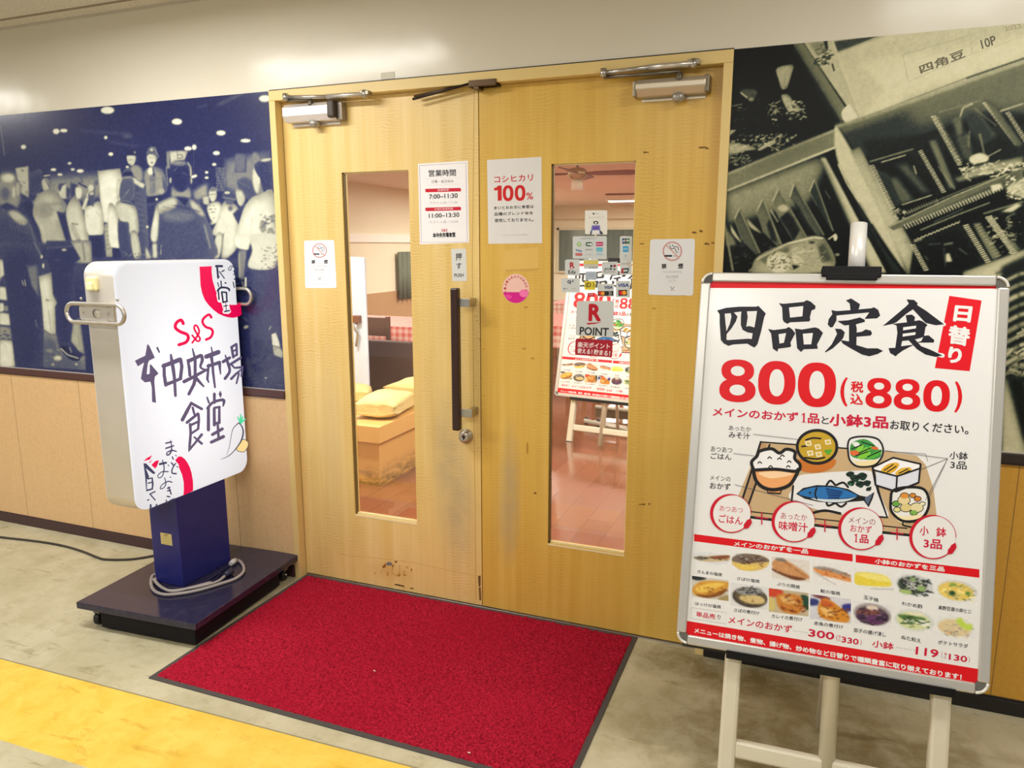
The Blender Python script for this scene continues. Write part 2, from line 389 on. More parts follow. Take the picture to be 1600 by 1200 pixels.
for nm, a, b, m1, bn, m2 in (('trim_1', -7, -.001, M_rail, 'baseboard_left', M_base), ('trim_2', FW+.001, 6, mat((48,36,32), .4, 0, .5, .06), 'baseboard_right', M_dark)):
    mb = MB(); mb.box(a, b, -.016, .004, ZR-.034, ZR-.004, m1, bev=.003); mb.box(a, b, -.010, .004, ZR-.004, ZR, mat((206,196,188), .3, .4), bev=.001); mb.box(a, b, -.012, .0, ZR-.04, ZR-.034, m1)
    struct(mb.build(nm))
    mb = MB(); mb.box(a, b, -.014, .0, .0, .05, m2, bev=.003); mb.box(a, b, -.010, .0, .05, .056, m2, bev=.001); struct(mb.build(bn))

# door frame
mb = MB()
for x0, x1 in ((0, .03), (FW-.03, FW)): mb.box(x0, x1, -.008, .13, 0, FH-.04, M_frame, bev=.002)
mb.box(0, FW, -.008, .13, FH-.04, FH, M_frame, bev=.002)
mb.box(.0, FW, -.003, .0, FH, FH+.004, M_dark)
struct(mb.build('trim_3'))
mb = MB(); mb.box(.03, FW-.03, 0.031, .13, 0, .005, M_steel, bev=.002); struct(mb.build('trim_4'))   # threshold

# doors
DY = .035
def door_mat(name, a, b, dark, smears):
    t = NT(name); o = t.obj(); sp = t.n('SeparateXYZ'); t.l(o, sp.inputs[0])
    bands = t.noise(t.mp(o, (14, 1, .35)), 1.6, 4, .6); fine = t.noise(t.mp(o, (140, 1, 3)), 1.2, 3)
    wz = t.n('TexWave', wave_type='BANDS', bands_direction='Z'); t.l(t.mp(o, (1.0, 1, 1)), wz.inputs[0])
    wz.inputs['Scale'].default_value = 26; wz.inputs['Distortion'].default_value = 11; wz.inputs['Detail'].default_value = 3; wz.inputs['Detail Scale'].default_value = .7
    am = t.ramp(t.noise(t.mp(o, (7, 1, 1.6)), 1.5, 2), [(.40, .08), (.66, .7)])
    c = t.mix(t.ramp(bands, [(.3, 0.), (.7, 1.)]), C3(a), C3(b)); c = t.mix(t.math('MULTIPLY', fine, .18), c, C3(dark))
    c = t.mix(t.math('MULTIPLY', t.math('MULTIPLY', wz.outputs['Fac'], am), .45), c, C3(dark))
    sm = t.noise(o, 14, 4, .6)
    for (cx, cz, rx, rz, am_, rgb) in smears:
        q = t.mp(o, (1/rx, 0.001, 1/rz), (-cx/rx, 0, -cz/rz)); g = t.n('TexGradient', gradient_type='SPHERICAL'); t.l(q, g.inputs[0])
        k = t.math('MULTIPLY', t.math('MULTIPLY', t.ramp(g.outputs['Fac'], [(.0, 0.), (.75, 1.)]), t.ramp(sm, [(.3, .55), (.6, 1.)])), am_)
        c = t.mix(k, c, C3(rgb))
    return t.set(c, .34, 0, .45)
def pan(px, py): p = onY(px, py, DY); return p.x, p.z
def panel(x0, x1, z0, z1, hx0, hx1, hz0, hz1, m):
    mb = MB(); y0, y1 = DY, DY+.04
    xs, zs = (x0, hx0, hx1, x1), (z0, hz0, hz1, z1)
    for yy in (y0, y1):
        for i in range(3):
            for j in range(3):
                if i == 1 and j == 1: continue
                mb.add([(xs[i], yy, zs[j]), (xs[i+1], yy, zs[j]), (xs[i+1], yy, zs[j+1]), (xs[i], yy, zs[j+1])], [[0,1,2,3]], m)
    for a, b, c, d in ((x0, x1, z0, z1), (hx0, hx1, hz0, hz1)):
        for p, q in (((a, c), (b, c)), ((b, c), (b, d)), ((b, d), (a, d)), ((a, d), (a, c))):
            mb.add([(p[0], y0, p[1]), (q[0], y0, q[1]), (q[0], y1, q[1]), (p[0], y1, p[1])], [[0,1,2,3]], m)
    mb.add([(hx0-.0, y0-.001, hz0-.007), (hx1, y0-.001, hz0-.007), (hx1, y0-.001, hz0+.000), (hx0, y0-.001, hz0+.000)], [[0,1,2,3]], mat((244,228,180), .4))  # lit sill painted as a pale strip below the glass
    return mb
t = NT('window_glass'); fr = t.n('Fresnel', i_IOR=1.45); tr = t.n('BsdfTransparent'); gs = t.n('BsdfGlossy', i_Roughness=.0); mx = t.n('MixShader')
tr.inputs[0].default_value = (.97, .98, .97, 1); t.l(fr.outputs[0], mx.inputs[0]); t.l(tr.outputs[0], mx.inputs[1]); t.l(gs.outputs[0], mx.inputs[2])
t.l(mx.outputs[0], t.t.nodes['Material Output'].inputs[0]); M_glass = t.m
X_SEAM = .9195
def smear(px, py, rx, rz, am, rgb=(172,158,124)): x, z = pan(px, py); return (x, z, rx, rz, am, rgb)
leaves = [('door_1', .033, X_SEAM-.002, .308, .617, (230,198,120), (240,214,148),  # leaf tones differ: cool light left and warm light right painted in
           [smear(705, 755, .10, .42, .55), smear(725, 800, .09, .30, .4), smear(690, 700, .07, .3, .25), smear(610, 893, .13, .05, .3, (184,136,66)), smear(520, 700, .08, .5, .2, (190,180,160))]),
          ('door_2', X_SEAM+.002, FW-.033, 1.207, 1.518, (214,172,72), (228,192,98),
           [smear(797, 770, .055, .34, .62), smear(790, 810, .07, .25, .3), smear(900, 440, .05, .1, .1)])]
doors = []
for nm, x0, x1, g0, g1, ca, cb, sm in leaves:
    d = struct(bpy.data.objects.new(nm, None)); d.location = ((x0+x1)/2, DY+.02, .0); link(d); bpy.context.view_layer.update(); doors.append(d)
    mb = panel(x0, x1, .011, FH-.041, g0, g1, .331, 1.791, door_mat(nm+'_wood', ca, cb, (190,142,58), sm))
    at = lambda u, v, h: (u, DY-h, v)
    fl = Print(pan, at); fl.v, fl.f, fl.mi, fl.mats, fl.smooth = mb.v, mb.f, mb.mi, mb.mats, mb.smooth
    K = (118,84,26)
    if nm == 'door_2':
        for fx, fy, s_ in ((1010, 238, .8), (1098, 230, 1.3), (1105, 232, .8), (1086, 363, 1.), (1095, 361, .8), (1003, 380, .7), (1103, 381, 1.2), (1114, 380, .7), (1003, 788, 1.1), (1014, 788, .5), (836, 770, .6)):
            for q in range(3): fl.ell(fx+random.uniform(-3, 3)*s_, fy+random.uniform(-1, 1), random.uniform(1.6, 4)*s_, random.uniform(.7, 1.6), K if q else (170,128,46), 1, 9)
        for fx, fy in ((822, 480), (819, 545), (1022, 482), (832, 560)):
            fl.ell(fx, fy, 4, 1.5, (186,146,60), 1, 9)
        fl.ell(824, 700, 1.5, 10, (176,132,50), 1, 9)
        fl.poly([(786,392),(841,386),(841,420),(786,426)], (222,184,98), 1); fl.poly([(790,421),(842,419),(842,422),(790,425)], (206,166,84), 2)
    else:
        for _ in range(26):
            fx, fy = random.gauss(617, 14), random.gauss(891, 10); fl.ell(fx, fy, random.uniform(.6, 2.6), random.uniform(.8, 4), random.choice([(176,124,44), (200,156,80), (150,98,34), (206,166,96), (206,166,96)]), 1, 8)
        fl.ell(608, 881, 5, 3, (120,120,118), 1, 9); fl.poly([(618,912),(632,915),(631,917),(616,914)], (92,70,40), 2); fl.poly([(641,918),(647,919),(646,920.5),(641,920)], (110,84,44), 2)
        fl.poly([(747,900),(751,899),(751,915),(748,917)], (110,84,40), 2); fl.poly([(748,918),(751,917),(752,938),(749,938)], (120,92,44), 2)
        fl.stroke([(741,140),(738,420),(744,938)], 1.0, (196,158,80), 1, False); fl.stroke([(530,866),(640,878),(744,900)], .7, (206,170,100), 1, False)
        for _ in range(10): fl.ell(random.gauss(745, 8), random.uniform(480, 620), .8, .8, (150,110,44), 1, 6)
    fl.build('door_panel', d)
    mb = MB(); mb.box(g0-.004, g1+.004, DY+.019, DY+.023, .327, 1.795, M_glass); mb.build('glass_pane', d)
    mb = MB(); Mbd = mat((232,212,158), .45)
    for a, b, c_, e, m_ in ((g0, g0+.007, .331, 1.791, mat((120,98,52), .5)), (g1-.004, g1, .331, 1.791, Mbd), (g0, g1, .331, .338, Mbd), (g0, g1, 1.786, 1.791, Mbd)): mb.box(a, b, DY+.008, DY+.019, c_, e, m_)  # left bead dark: shade at that edge of the opening painted in
    mb.build('glazing_bead', d)
mb = MB(); mb.box(X_SEAM-.002, X_SEAM+.002, DY+.012, DY+.04, .011, FH-.041, mat((120,84,30), .6)); mb.build('meeting_seal', doors[0])
# push bar with its two steel mounts, lock
hx = onY(711, 450, -.032); hb = onY(712, 672, -.032)
wood = NT('dark_wood'); dm = wood.noise(wood.mp(wood.obj(), (30, 30, 2)), 3, 4); M_dwood = wood.set(wood.mix(dm, C3((36,20,18)), C3((66,38,30))), .3, 0, .5)
mb = MB(); mb.box(hx.x-.016, hx.x+.016, -.046, -.016, hb.z, hx.z, M_dwood, bev=.006); hdl = mb.build('push_handle', doors[0])
for (px, py) in ((727, 473), (731, 645)):
    p = onY(px, py, -.02); mb = MB()
    mb.box(hx.x+.01, p.x+.022, -.030, -.024, p.z-.016, p.z+.016, M_steel, bev=.001); mb.box(p.x+.0, p.x+.022, -.026, DY, p.z-.016, p.z+.016, M_steel, bev=.002); mb.build('handle_mount', hdl)
p = onY(727, 682, DY-.01); mb = MB(); mb.lathe([(.030, 0), (.030, .006), (.024, .010), (.022, .026), (.018, .029), (.006, .029), (.005, .026), (0, .026)], (p.x, DY, p.z), (0,-1,0), M_steel)
mb.box(p.x-.002, p.x+.002, DY-.0305, DY-.025, p.z-.009, p.z+.009, M_black); mb.build('lock_cylinder', doors[0])
# closers
def closer(d, tl, br, knob, cap_right, elbow, pts, col):
    a, b = onY(*tl, -.02), onY(*br, -.02); mc = mat(col, .35, .5, .5, .02); root = None
    mb = MB(); prof = [(DY, b.z), (DY, a.z), (-.005, a.z), (-.024, a.z-.016), (-.024, b.z+.022), (-.006, b.z)]
    mb.prism([(a.x, y, z) for y, z in prof], (b.x-a.x, 0, 0), mc)
    mb.box(a.x+.01, b.x-.005, DY-.004, DY, b.z-.012, b.z, mc)
    body = mb.build('closer_body', d, bevel=.003)
    k = onY(*knob, -.004); mb = MB(); mb.lathe([(.022, 0), (.022, .012), (.018, .022), (.008, .027), (0, .028)], (k.x, .006, b.z+.002), (0,0,-1), mat((170,166,158), .35, .6)); mb.build('valve_cap', body)
    cx = b.x if cap_right else a.x; mb = MB(); s_ = 1 if cap_right else -1
    if cap_right == 1: mb.box(cx-.030, cx+.003, -.027, DY-.002, b.z+.006, a.z+.002, mat((64,54,46), .5), bev=.008); mb.box(cx+.003, cx+.024, .0, DY, b.z+.0, a.z-.004, mat((150,140,128), .4, .5), bev=.002)
    else: mb.box(b.x-.004, b.x+.012, -.02, DY-.002, b.z, a.z, mat((120,110,92), .4, .6), bev=.003); mb.box(a.x-.012, a.x+.0, -.018, DY, b.z+.0, a.z-.004, mat((150,140,120), .4, .6), bev=.003)
    mb.build('end_cap', body)
    mb = MB(); P = [onY(px, py, -.022) for px, py in pts]
    mb.tube([P[0], P[1]], .0075, M_steel, 8); mb.tube([P[1], P[2]], .010, mat((210,204,192), .3, .7), 8)
    for q in (P[0], P[2]): mb.cyl(q+Vector((0,0,-.014)), q+Vector((0,0,.014)), .011, M_steel, 12)
    e = onY(*elbow, -.012); mb.tube([P[0]+Vector((0,.008,-.012)), e+Vector((0,.004,.004))], .006, mat((120,112,98), .4, .7), 8)
    mb.cyl(e, e+Vector((0,0,-.03)), .010, mat((110,104,92), .4, .7), 12)
    mb.box(P[2].x-.02, P[2].x+.02, -.03, .0, P[2].z-.004, P[2].z+.012, mat((150,142,124), .4, .7), bev=.002)
    mb.build('closer_arm', d)
closer(doors[0], (441,163), (522,186), (489,186), 1, (485,156), [(446,152),(511,151),(570,147)], (226,220,216))
closer(doors[1], (994,124), (1102,143), (1060,141), 2, (1062,113), [(943,114),(1014,105),(1084,99)], (206,196,174))
mb = MB(); a, b, c_ = onY(645, 155, -.006), onY(733, 131, -.006), onY(776, 128, -.006)
Mco = mat((92,72,48), .4, .5); mb.tube([a, b], .005, mat((52,40,32), .4, .5), 8); mb.tube([a+Vector((0,.012,.012)), b+Vector((0,.012,.004))], .005, Mco, 8)
mb.box(b.x, c_.x, -.014, .02, c_.z-.011, c_.z+.011, Mco, bev=.002); mb.box(b.x+.02, b.x+.04, -.012, DY, b.z-.02, b.z-.004, Mco); mb.box(b.x, c_.x, .0, DY+.0, c_.z-.011, c_.z+.02, Mco)
tag(mb.build('door_coordinator'), 'thin dark metal rod arm at the top of the door frame between the two closers', 'door hardware')

# ceiling lamps of the corridor and the dining room, with the added unseen ones
def lamp(loc, label, group, wx=1.25, wy=.2):
    th = thing('ceiling_light', label, 'lamp', (loc[0], loc[1], CEIL), group=group); mb = MB()
    mb.box(loc[0]-wx/2, loc[0]+wx/2, loc[1]-wy/2, loc[1]+wy/2, CEIL-.035, CEIL, M_white, bev=.004); mb.build('lamp_housing', th)
    mb = MB(); mb.box(loc[0]-wx/2+.04, loc[0]+wx/2-.04, loc[1]-wy/2+.03, loc[1]+wy/2-.03, CEIL-.058, CEIL-.035, mat((255,246,226), .4, 0, .3, 0, emit=4.0)); mb.build('lamp_diffuser', th)
for l in LAMPS: lamp(l, 'white fluorescent batten light on the corridor ceiling', 'corridor ceiling lights')
for l in INLAMPS: lamp(l, 'white fluorescent light on the dining room ceiling', 'dining room ceiling lights', 1.25, .26)
# ================================================================== the two printed murals
def mural(name, label, cv, tone, x0, x1, z0, z1, step, refl):
    nx, nz = int((x1-x0)/step), int((z1-z0)/step); X = np.linspace(x0, x1, nx); Z = np.linspace(z0, z1, nz)
    gx, gz = np.meshgrid(X, Z); D = np.stack([gx-CAM.x, np.full_like(gx, -CAM.y), gz-CAM.z], -1)
    r_, u_, f_ = (D @ np.array(v) for v in (CR, CU, CF)); px, py = 800+FPX*r_/f_, 600-FPX*u_/f_
    px, py = refl(px)-cv.x0, py-cv.y0; h, w_ = cv.a.shape
    px, py = np.clip(px, 0, w_-1.01), np.clip(py, 0, h-1.01); i, j = px.astype(int), py.astype(int); fx, fy = px-i, py-j
    g = (cv.a[j, i]*(1-fx)+cv.a[j, i+1]*fx)*(1-fy)+(cv.a[j+1, i]*(1-fx)+cv.a[j+1, i+1]*fx)*fy
    ks, cs = [k for k, _ in tone], np.array([C3(c) for _, c in tone]); rgb = np.stack([np.interp(g, ks, cs[:, q]) for q in range(3)], -1)
    me = bpy.data.meshes.new(name); n = nx*nz; co = np.zeros((n, 3), np.float32); co[:, 0] = gx.ravel(); co[:, 1] = -.0008; co[:, 2] = gz.ravel()
    a = (np.arange(nz-1)[:, None]*nx+np.arange(nx-1)[None]).ravel(); F = np.stack([a, a+1, a+nx+1, a+nx], -1).astype(np.int32); q = len(F)
    me.vertices.add(n); me.vertices.foreach_set('co', co.ravel()); me.loops.add(q*4); me.loops.foreach_set('vertex_index', F.ravel())
    me.polygons.add(q); me.polygons.foreach_set('loop_start', np.arange(q, dtype=np.int32)*4); me.update(calc_edges=True)
    at = me.color_attributes.new('Col', 'FLOAT_COLOR', 'POINT'); at.data.foreach_set('color', np.concatenate([rgb.reshape(-1, 3), np.ones((n, 1))], 1).astype(np.float32).ravel())
    me.materials.append(photo_mat(name+'_print', .22 if x0 < 0 else .4, .5 if x0 < 0 else .22)); o = bpy.data.objects.new(name, me); link(o); return tag(o, label, 'mural')

# --- left: black and white print of a crowd at a market auction
cv = Canvas(-6, 130, 470, 500, .13); cv.vol = .0
v = cv.view(0, 150, 4.8)                                   # hall, left men
v.poly([(0,150),(1056,60),(2200,-60),(2200,500),(0,620)], .12, 8)
v.line([(8,225),(38,450)], 6, .4, .4); v.line([(600,262),(980,290)], 14, .2, 2); v.line([(820,345),(1040,380)], 12, .22, 2); v.ell(960,305,40,14,.24,2)
v.line([(1640,70),(1860,-40)], 22, .24, 2); v.line([(1480,90),(1560,70)], 14, .2, 1.5)
v.poly([(360,620),(760,600),(780,800),(380,800)], .5, 6); v.poly([(0,560),(240,560),(240,700),(0,700)], .2, 4)
for x, y, a, b in ((810,110,50,26),(425,268,24,20),(482,262,28,13),(180,385,20,16),(797,314,12,12),(834,438,16,12),(525,507,14,9),(404,555,21,10),(549,553,15,9),(453,592,19,9),(605,565,26,13),(1990,22,44,25),(1330,195,38,22),(1660,280,34,18)): v.ell(x, y, a, b, 1., .6)
v.ell(90,660,16,40,.6,1); v.poly([(120,545),(215,530),(220,770),(150,720)], .68, .8); v.bits(120,540,220,760,14,.35,14)
v.poly([(0,760),(1056,760),(1056,1200),(0,1200)], .14, 3)
cv.vol = .62
for _ in range(46): v.ell(random.uniform(120,1040), random.uniform(640,860), random.uniform(8,22), random.uniform(14,40), random.uniform(.2,.6), 1.2, .7)
for _ in range(30): v.ell(random.uniform(560,1900), random.uniform(820,1150), random.uniform(8,26), random.uniform(14,60), random.uniform(.18,.4), 1.5, .6)
v.poly([(738,565),(905,545),(925,640),(890,900),(840,960),(770,945)], .95, .5); v.line([(738,565),(770,945)], 6, .6, .5)
v.blob([(0,600),(60,572),(120,610),(150,690),(160,790),(110,850),(20,840),(0,800)], .5, 1.2); v.ell(66,615,56,36,.85,3); v.ell(45,735,40,60,.26,4); v.ell(108,725,12,42,.72,.6); v.ell(140,700,20,60,.62,1.5)
v.poly([(15,815),(60,800),(120,830),(140,870),(0,860)], .12, 1); v.blob([(0,870),(60,865),(150,890),(225,945),(270,1060),(310,1210),(0,1210)], .16, .8); v.blob([(60,868),(130,862),(215,935),(180,975),(110,935)], .66, 2); v.line([(225,950),(305,1200)], 14, .38, 1)
for k in range(7): v.line([(70+k*22,930),(95+k*26,1010+k*6)], 4, .32, .6)
v.poly([(165,800),(240,780),(300,1000),(220,900)], .1, 1)
v.blob([(225,640),(250,575),(300,552),(330,600),(320,690),(240,745)], .16, .8); v.poly([(315,585),(372,560),(382,612),(330,640)], .1, .6); v.line([(328,603),(378,596)], 10, .72, .4); v.blob([(315,640),(360,618),(376,700),(340,730)], .68, .8); v.line([(345,625),(375,690)], 8, .25, .5)
v.blob([(255,830),(275,760),(330,715),(400,705),(470,770),(505,830),(480,880),(430,870),(470,960),(540,1140),(350,1150),(300,1000),(252,900)], .72, .8); v.ell(335,860,55,48,.46,5); v.ell(430,830,50,20,.58,3)
for k in range(9): v.line([(330+k*18,930),(370+k*17,1140)], 5, .5, .9)
v.poly([(350,1150),(545,1140),(560,1210),(330,1210)], .1, .6); v.ell(482,1158,18,9,.6,.5); v.poly([(430,870),(500,880),(560,1180),(500,1100)], .12, .8)
v.blob([(440,690),(470,658),(510,664),(515,760),(460,765)], .74, .7); v.poly([(438,700),(445,660),(500,655),(470,680),(455,720)], .2, .6); v.poly([(500,680),(540,700),(520,780),(500,760)], .18, 1)
v.blob([(500,850),(560,750),(600,790),(650,960),(682,1150),(620,1195),(560,1130),(515,980)], .78, .6); v.poly([(530,650),(590,665),(575,740),(535,770)], .16, .7); v.blob([(570,690),(620,690),(615,760),(580,770)], .86, .6)
v.blob([(535,650),(555,610),(600,602),(628,645),(600,660)], .4, .5); v.line([(590,655),(658,690)], 12, .1, .5); v.line([(625,855),(660,760),(690,705)], 26, .82, .6); v.ell(685,690,22,20,.8,.6)
v.line([(545,970),(590,1080),(650,1190)], 26, .62, 1.2); v.line([(540,958),(590,966)], 7, .3, .5)
v.blob([(640,840),(690,820),(740,790),(770,840),(778,1040),(670,1045),(640,920)], .92, .5); v.blob([(665,740),(690,715),(716,740),(705,830),(675,800)], .22, .6); v.ell(690,735,16,12,.7,.5); v.line([(720,860),(750,900)], 4, .6, .5)
v.poly([(668,1048),(776,1042),(800,1210),(680,1210)], .1, .5); v.poly([(780,965),(850,935),(855,1210),(800,1210)], .6, .6)
for k in range(6): v.line([(782,990+k*32),(850,975+k*34)], 4, .35, .4)
v = cv.view(170, 220, 5.926)
v.poly([(1075,170),(1500,90),(1510,620),(1075,430)], .42, 2.5); v.poly([(1170,120),(1278,118),(1275,292),(1168,292)], .33, .6); v.line([(1168,292),(1275,294),(1280,120)], 6, .22, .5)
for k in range(6): v.line([(1000+k*14,250),(1005+k*14,470)], 4, .5, .5)
for k in range(8): v.line([(1000,255+k*28),(1080,265+k*28)], 3, .5, .4)
v.poly([(780,470),(920,380),(930,520),(800,560)], .5, 3)
for x, y, a, b in ((738,75,34,18),(795,63,20,24),(1000,117,31,18),(980,222,19,12),(910,296,15,11),(910,345,17,10),(782,336,22,12),(805,328,16,12),(1270,2,46,16),(24,127,20,13)): v.ell(x, y, a, b, 1., .5)
v.poly([(535,100),(570,95),(575,260),(540,260)], .45, .6); v.poly([(565,98),(738,93),(708,180),(580,230)], .74, .5); v.line([(640,90),(640,165),(690,160),(685,130),(640,135)], 8, .25, .5)
v.line([(535,250),(550,420)], 8, .5, .5); v.line([(790,90),(790,330)], 4, .3, .4); v.line([(520,0),(530,230)], 24, .1, 1)
v.blob([(240,560),(150,330),(140,285),(215,240),(265,225),(318,275),(340,420),(362,700),(370,1100),(240,1100)], .2, .7); v.blob([(205,250),(265,225),(318,280),(310,380),(250,350)], .5, 1.2); v.line([(215,355),(280,400),(330,425)], 38, .76, .6); v.ell(175,245,16,10,.85,.4); v.ell(180,310,45,26,.08,.8)
v.blob([(170,145),(205,120),(250,138),(255,180),(228,232),(185,210)], .78, .5); v.poly([(160,125),(180,78),(235,76),(250,120),(248,140),(165,138)], .1, .5); v.ell(208,180,30,10,.6,1); v.line([(195,212),(215,214)], 5, .4, .4); v.ell(245,110,5,10,.8,.4)
for k in range(8): v.line([(250+k*8,480+k*50),(300+k*8,500+k*50)], 8, .34, .8)
v.blob([(330,300),(395,242),(490,260),(528,330),(545,430),(515,490),(365,520),(345,420)], .5, .7); v.poly([(385,300),(430,300),(430,480),(390,500)], .36, 1.5); v.line([(440,350),(500,352)], 4, .3, .4); v.line([(395,390),(430,390)], 4, .7, .4); v.poly([(500,330),(545,430),(530,480),(505,440)], .25, .8)
v.poly([(358,522),(522,500),(512,560),(360,590)], .1, .6); v.ell(447,545,12,12,.8,.4); v.poly([(366,585),(512,555),(480,650),(440,860),(395,920),(380,800)], .14, .8); v.ell(490,470,26,28,.62,.8); v.ell(390,285,26,36,.82,.6); v.line([(412,260),(425,330)], 10, .1, .4)
v.blob([(358,140),(400,120),(442,140),(445,190),(408,244),(368,215)], .8, .5); v.blob([(350,128),(378,68),(430,64),(452,120),(440,146),(400,112)], .3, .5); v.ell(400,86,16,12,.75,.4); v.line([(446,110),(466,150),(440,180)], 8, .45, .5); v.ell(404,206,10,7,.2,.4); v.line([(375,160),(430,162)], 5, .35, .6)
v.blob([(930,480),(960,430),(1000,450),(1000,540),(965,570),(940,540)], .75, .7); v.poly([(935,470),(955,428),(1000,445),(990,470)], .35, .7); v.line([(940,500),(990,498)], 6, .3, .4); v.blob([(920,600),(1030,570),(1060,700),(960,780),(930,720)], .86, .8); v.bits(930,600,1040,760,16,.3,14)
v.poly([(820,560),(900,620),(960,760),(900,800)], .12, 1); v.poly([(870,520),(930,515),(935,600),(880,590)], .7, .8); v.bits(800,440,940,600,18,.8,12)
v.blob([(1000,760),(1050,600),(1100,560),(1210,640),(1200,880),(1180,1010),(1050,1110),(1060,900),(960,870)], .84, .7); v.ell(1130,630,22,26,.3,1.2); v.blob([(1000,870),(1065,880),(1030,1080),(970,1080)], .78, .6); v.poly([(1062,870),(1075,850),(1050,960),(1035,1060)], .25, .6)
v.blob([(1058,530),(1065,485),(1115,455),(1175,480),(1180,560),(1110,545)], .2, .5); v.ell(1100,484,26,12,.75,.4); v.line([(1062,528),(1178,545)], 8, .45, .4); v.poly([(1075,545),(1160,550),(1150,600),(1090,590)], .3, .8)
v.poly([(1150,680),(1260,580),(1330,640),(1215,800)], .16, .7); v.blob([(1180,450),(1240,470),(1270,540),(1230,610),(1195,570)], .72, .6); v.blob([(1185,430),(1200,360),(1270,336),(1335,375),(1385,500),(1300,555),(1245,465)], .22, .5); v.blob([(1110,420),(1185,400),(1200,445),(1150,440)], .4, .6); v.line([(1200,380),(1310,440)], 6, .36, .6); v.ell(1228,490,8,22,.8,.4)
v.blob([(1340,260),(1380,240),(1405,340),(1400,470),(1370,490),(1338,400)], .78, .6); v.ell(1372,175,44,74,.36,.8, 1., -12); v.ell(1372,175,46,76,.5,.8,.35,-12)
v.blob([(1350,235),(1400,190),(1510,165),(1525,510),(1440,480),(1405,360),(1370,300)], .15, .5); v.ell(1460,180,50,14,.8,.8,.9,-8); v.ell(1392,370,12,34,.8,.5)
v.blob([(1175,980),(1235,680),(1310,545),(1400,500),(1540,500),(1560,1150),(1400,1190),(1290,1150),(1312,1020)], .9, .5); v.line([(1330,700),(1310,1000)], 10, .72, 1.5)
v.ell(1430,800,30,60,.5,1.2); v.ell(1500,860,34,50,.5,1.2); v.ell(1450,1000,34,26,.45,1.); v.bits(1400,690,1540,1160,60,.4,26,.7); v.bits(1420,700,1545,760,16,.4,22)
v.blob([(1210,1010),(1305,1020),(1300,1190),(1215,1190)], .48, .7); v.line([(1215,1020),(1215,1180)], 12, .7, .8)
v.blob([(590,420),(640,470),(700,470),(750,430),(760,540),(600,540)], .5, 1.); v.blob([(575,250),(600,205),(680,180),(755,220),(768,330),(742,420),(695,470),(640,455),(592,370)], .12, .6); v.ell(660,208,72,26,.42,1.6); v.line([(735,205),(762,250),(765,330)], 12, .75, .7); v.ell(575,370,10,26,.7,.5); v.ell(768,370,8,30,.65,.5)
v.line([(600,290),(640,250)], 6, .34, .8); v.line([(680,290),(720,320)], 6, .3, .8)
v.blob([(390,890),(440,620),(500,562),(630,515),(760,535),(860,620),(930,760),(975,900),(975,1090),(415,1090),(410,950)], .2, .7); v.blob([(440,610),(520,550),(620,520),(640,600),(560,660),(470,680)], .72, 1.8); v.blob([(760,540),(850,610),(900,700),(840,690),(770,620)], .66, 1.6); v.blob([(500,650),(720,640),(840,700),(700,760),(520,740)], .34, 4)
v.line([(500,610),(640,640),(850,660)], 5, .3, .6); v.blob([(390,890),(445,610),(470,680),(452,930)], .84, .8); v.poly([(620,520),(750,535),(715,610)], .1, .6); v.poly([(590,600),(640,600),(720,615),(860,665),(760,645)], .16, .8); v.line([(430,950),(435,1090)], 44, .76, .8); v.line([(890,780),(945,1000)], 14, .5, 1); v.line([(488,970),(486,1055)], 5, .75, .4)
v.blob([(0,600),(60,605),(110,760),(132,1000),(30,990),(0,860)], .93, .5); v.poly([(35,990),(132,1000),(130,1110),(40,1110)], .1, .5)
v.blob([(90,725),(190,740),(208,860),(225,1000),(320,1110),(125,1080)], .18, .8); v.blob([(65,610),(110,552),(200,570),(262,640),(282,850),(198,862),(188,760),(110,740)], .76, .7); v.blob([(205,860),(268,855),(302,1060),(240,1090)], .72, .6); v.poly([(110,555),(200,575),(240,605),(190,590),(120,575)], .15, .5)
v.blob([(100,520),(105,440),(135,350),(210,335),(242,400),(235,540),(160,560)], .24, .6); v.line([(195,450),(130,540)], 8, .45, .8); v.blob([(75,400),(105,360),(100,520),(80,530)], .78, .7); v.line([(130,345),(210,340)], 14, .5, .8)
v.bits(130,1030,330,1110,14,.45,20); v.poly([(345,980),(400,1090),(350,1100)], .7, .8); v.ell(360,800,10,12,.9,.5)
v = cv.view(0, 380, 6)                                     # lower left, legs and boxes
v.poly([(0,-10),(900,150),(2700,150),(2700,1500),(0,1400)], .13, 3)
v.poly([(0,0),(850,0),(850,190),(0,140)], .13, 2)
for p, g in (([(0,150),(36,160),(50,300),(12,330),(0,400)], .82), ([(0,408),(66,415),(76,540),(0,530)], .88), ([(0,560),(40,565),(42,640),(0,650)], .84), ([(42,590),(80,590),(84,640),(44,640)], .45), ([(0,650),(96,662),(106,775),(0,765)], .86), ([(0,775),(108,790),(120,905),(0,900)], .5), ([(0,905),(126,915),(148,1160),(0,1160)], .93)): v.poly(p, g, .6)
v.bits(0,800,110,900,12,.15,18); v.line([(20,930),(70,980)], 8, .7, .8)
v.poly([(15,-10),(390,-10),(412,520),(416,1165),(150,1165),(60,420)], .12, .8); v.line([(210,350),(225,400)], 7, .75, .4); v.line([(235,345),(245,405)], 7, .75, .4); v.line([(338,720),(350,790)], 5, .55, .4)
v.line([(325,-10),(400,140)], 16, .35, .8); v.ell(395,130,10,18,.8,.5); v.ell(410,215,10,24,.8,.5)
v.poly([(255,212),(360,200),(372,480),(372,520),(300,400)], .38, 1)
v.poly([(440,-20),(840,-20),(850,120),(690,220),(700,400),(725,640),(695,950),(560,985),(530,600),(490,280),(430,120)], .12, .7); v.line([(440,50),(690,30)], 10, .26, .8); v.ell(605,65,24,12,.65,.5)
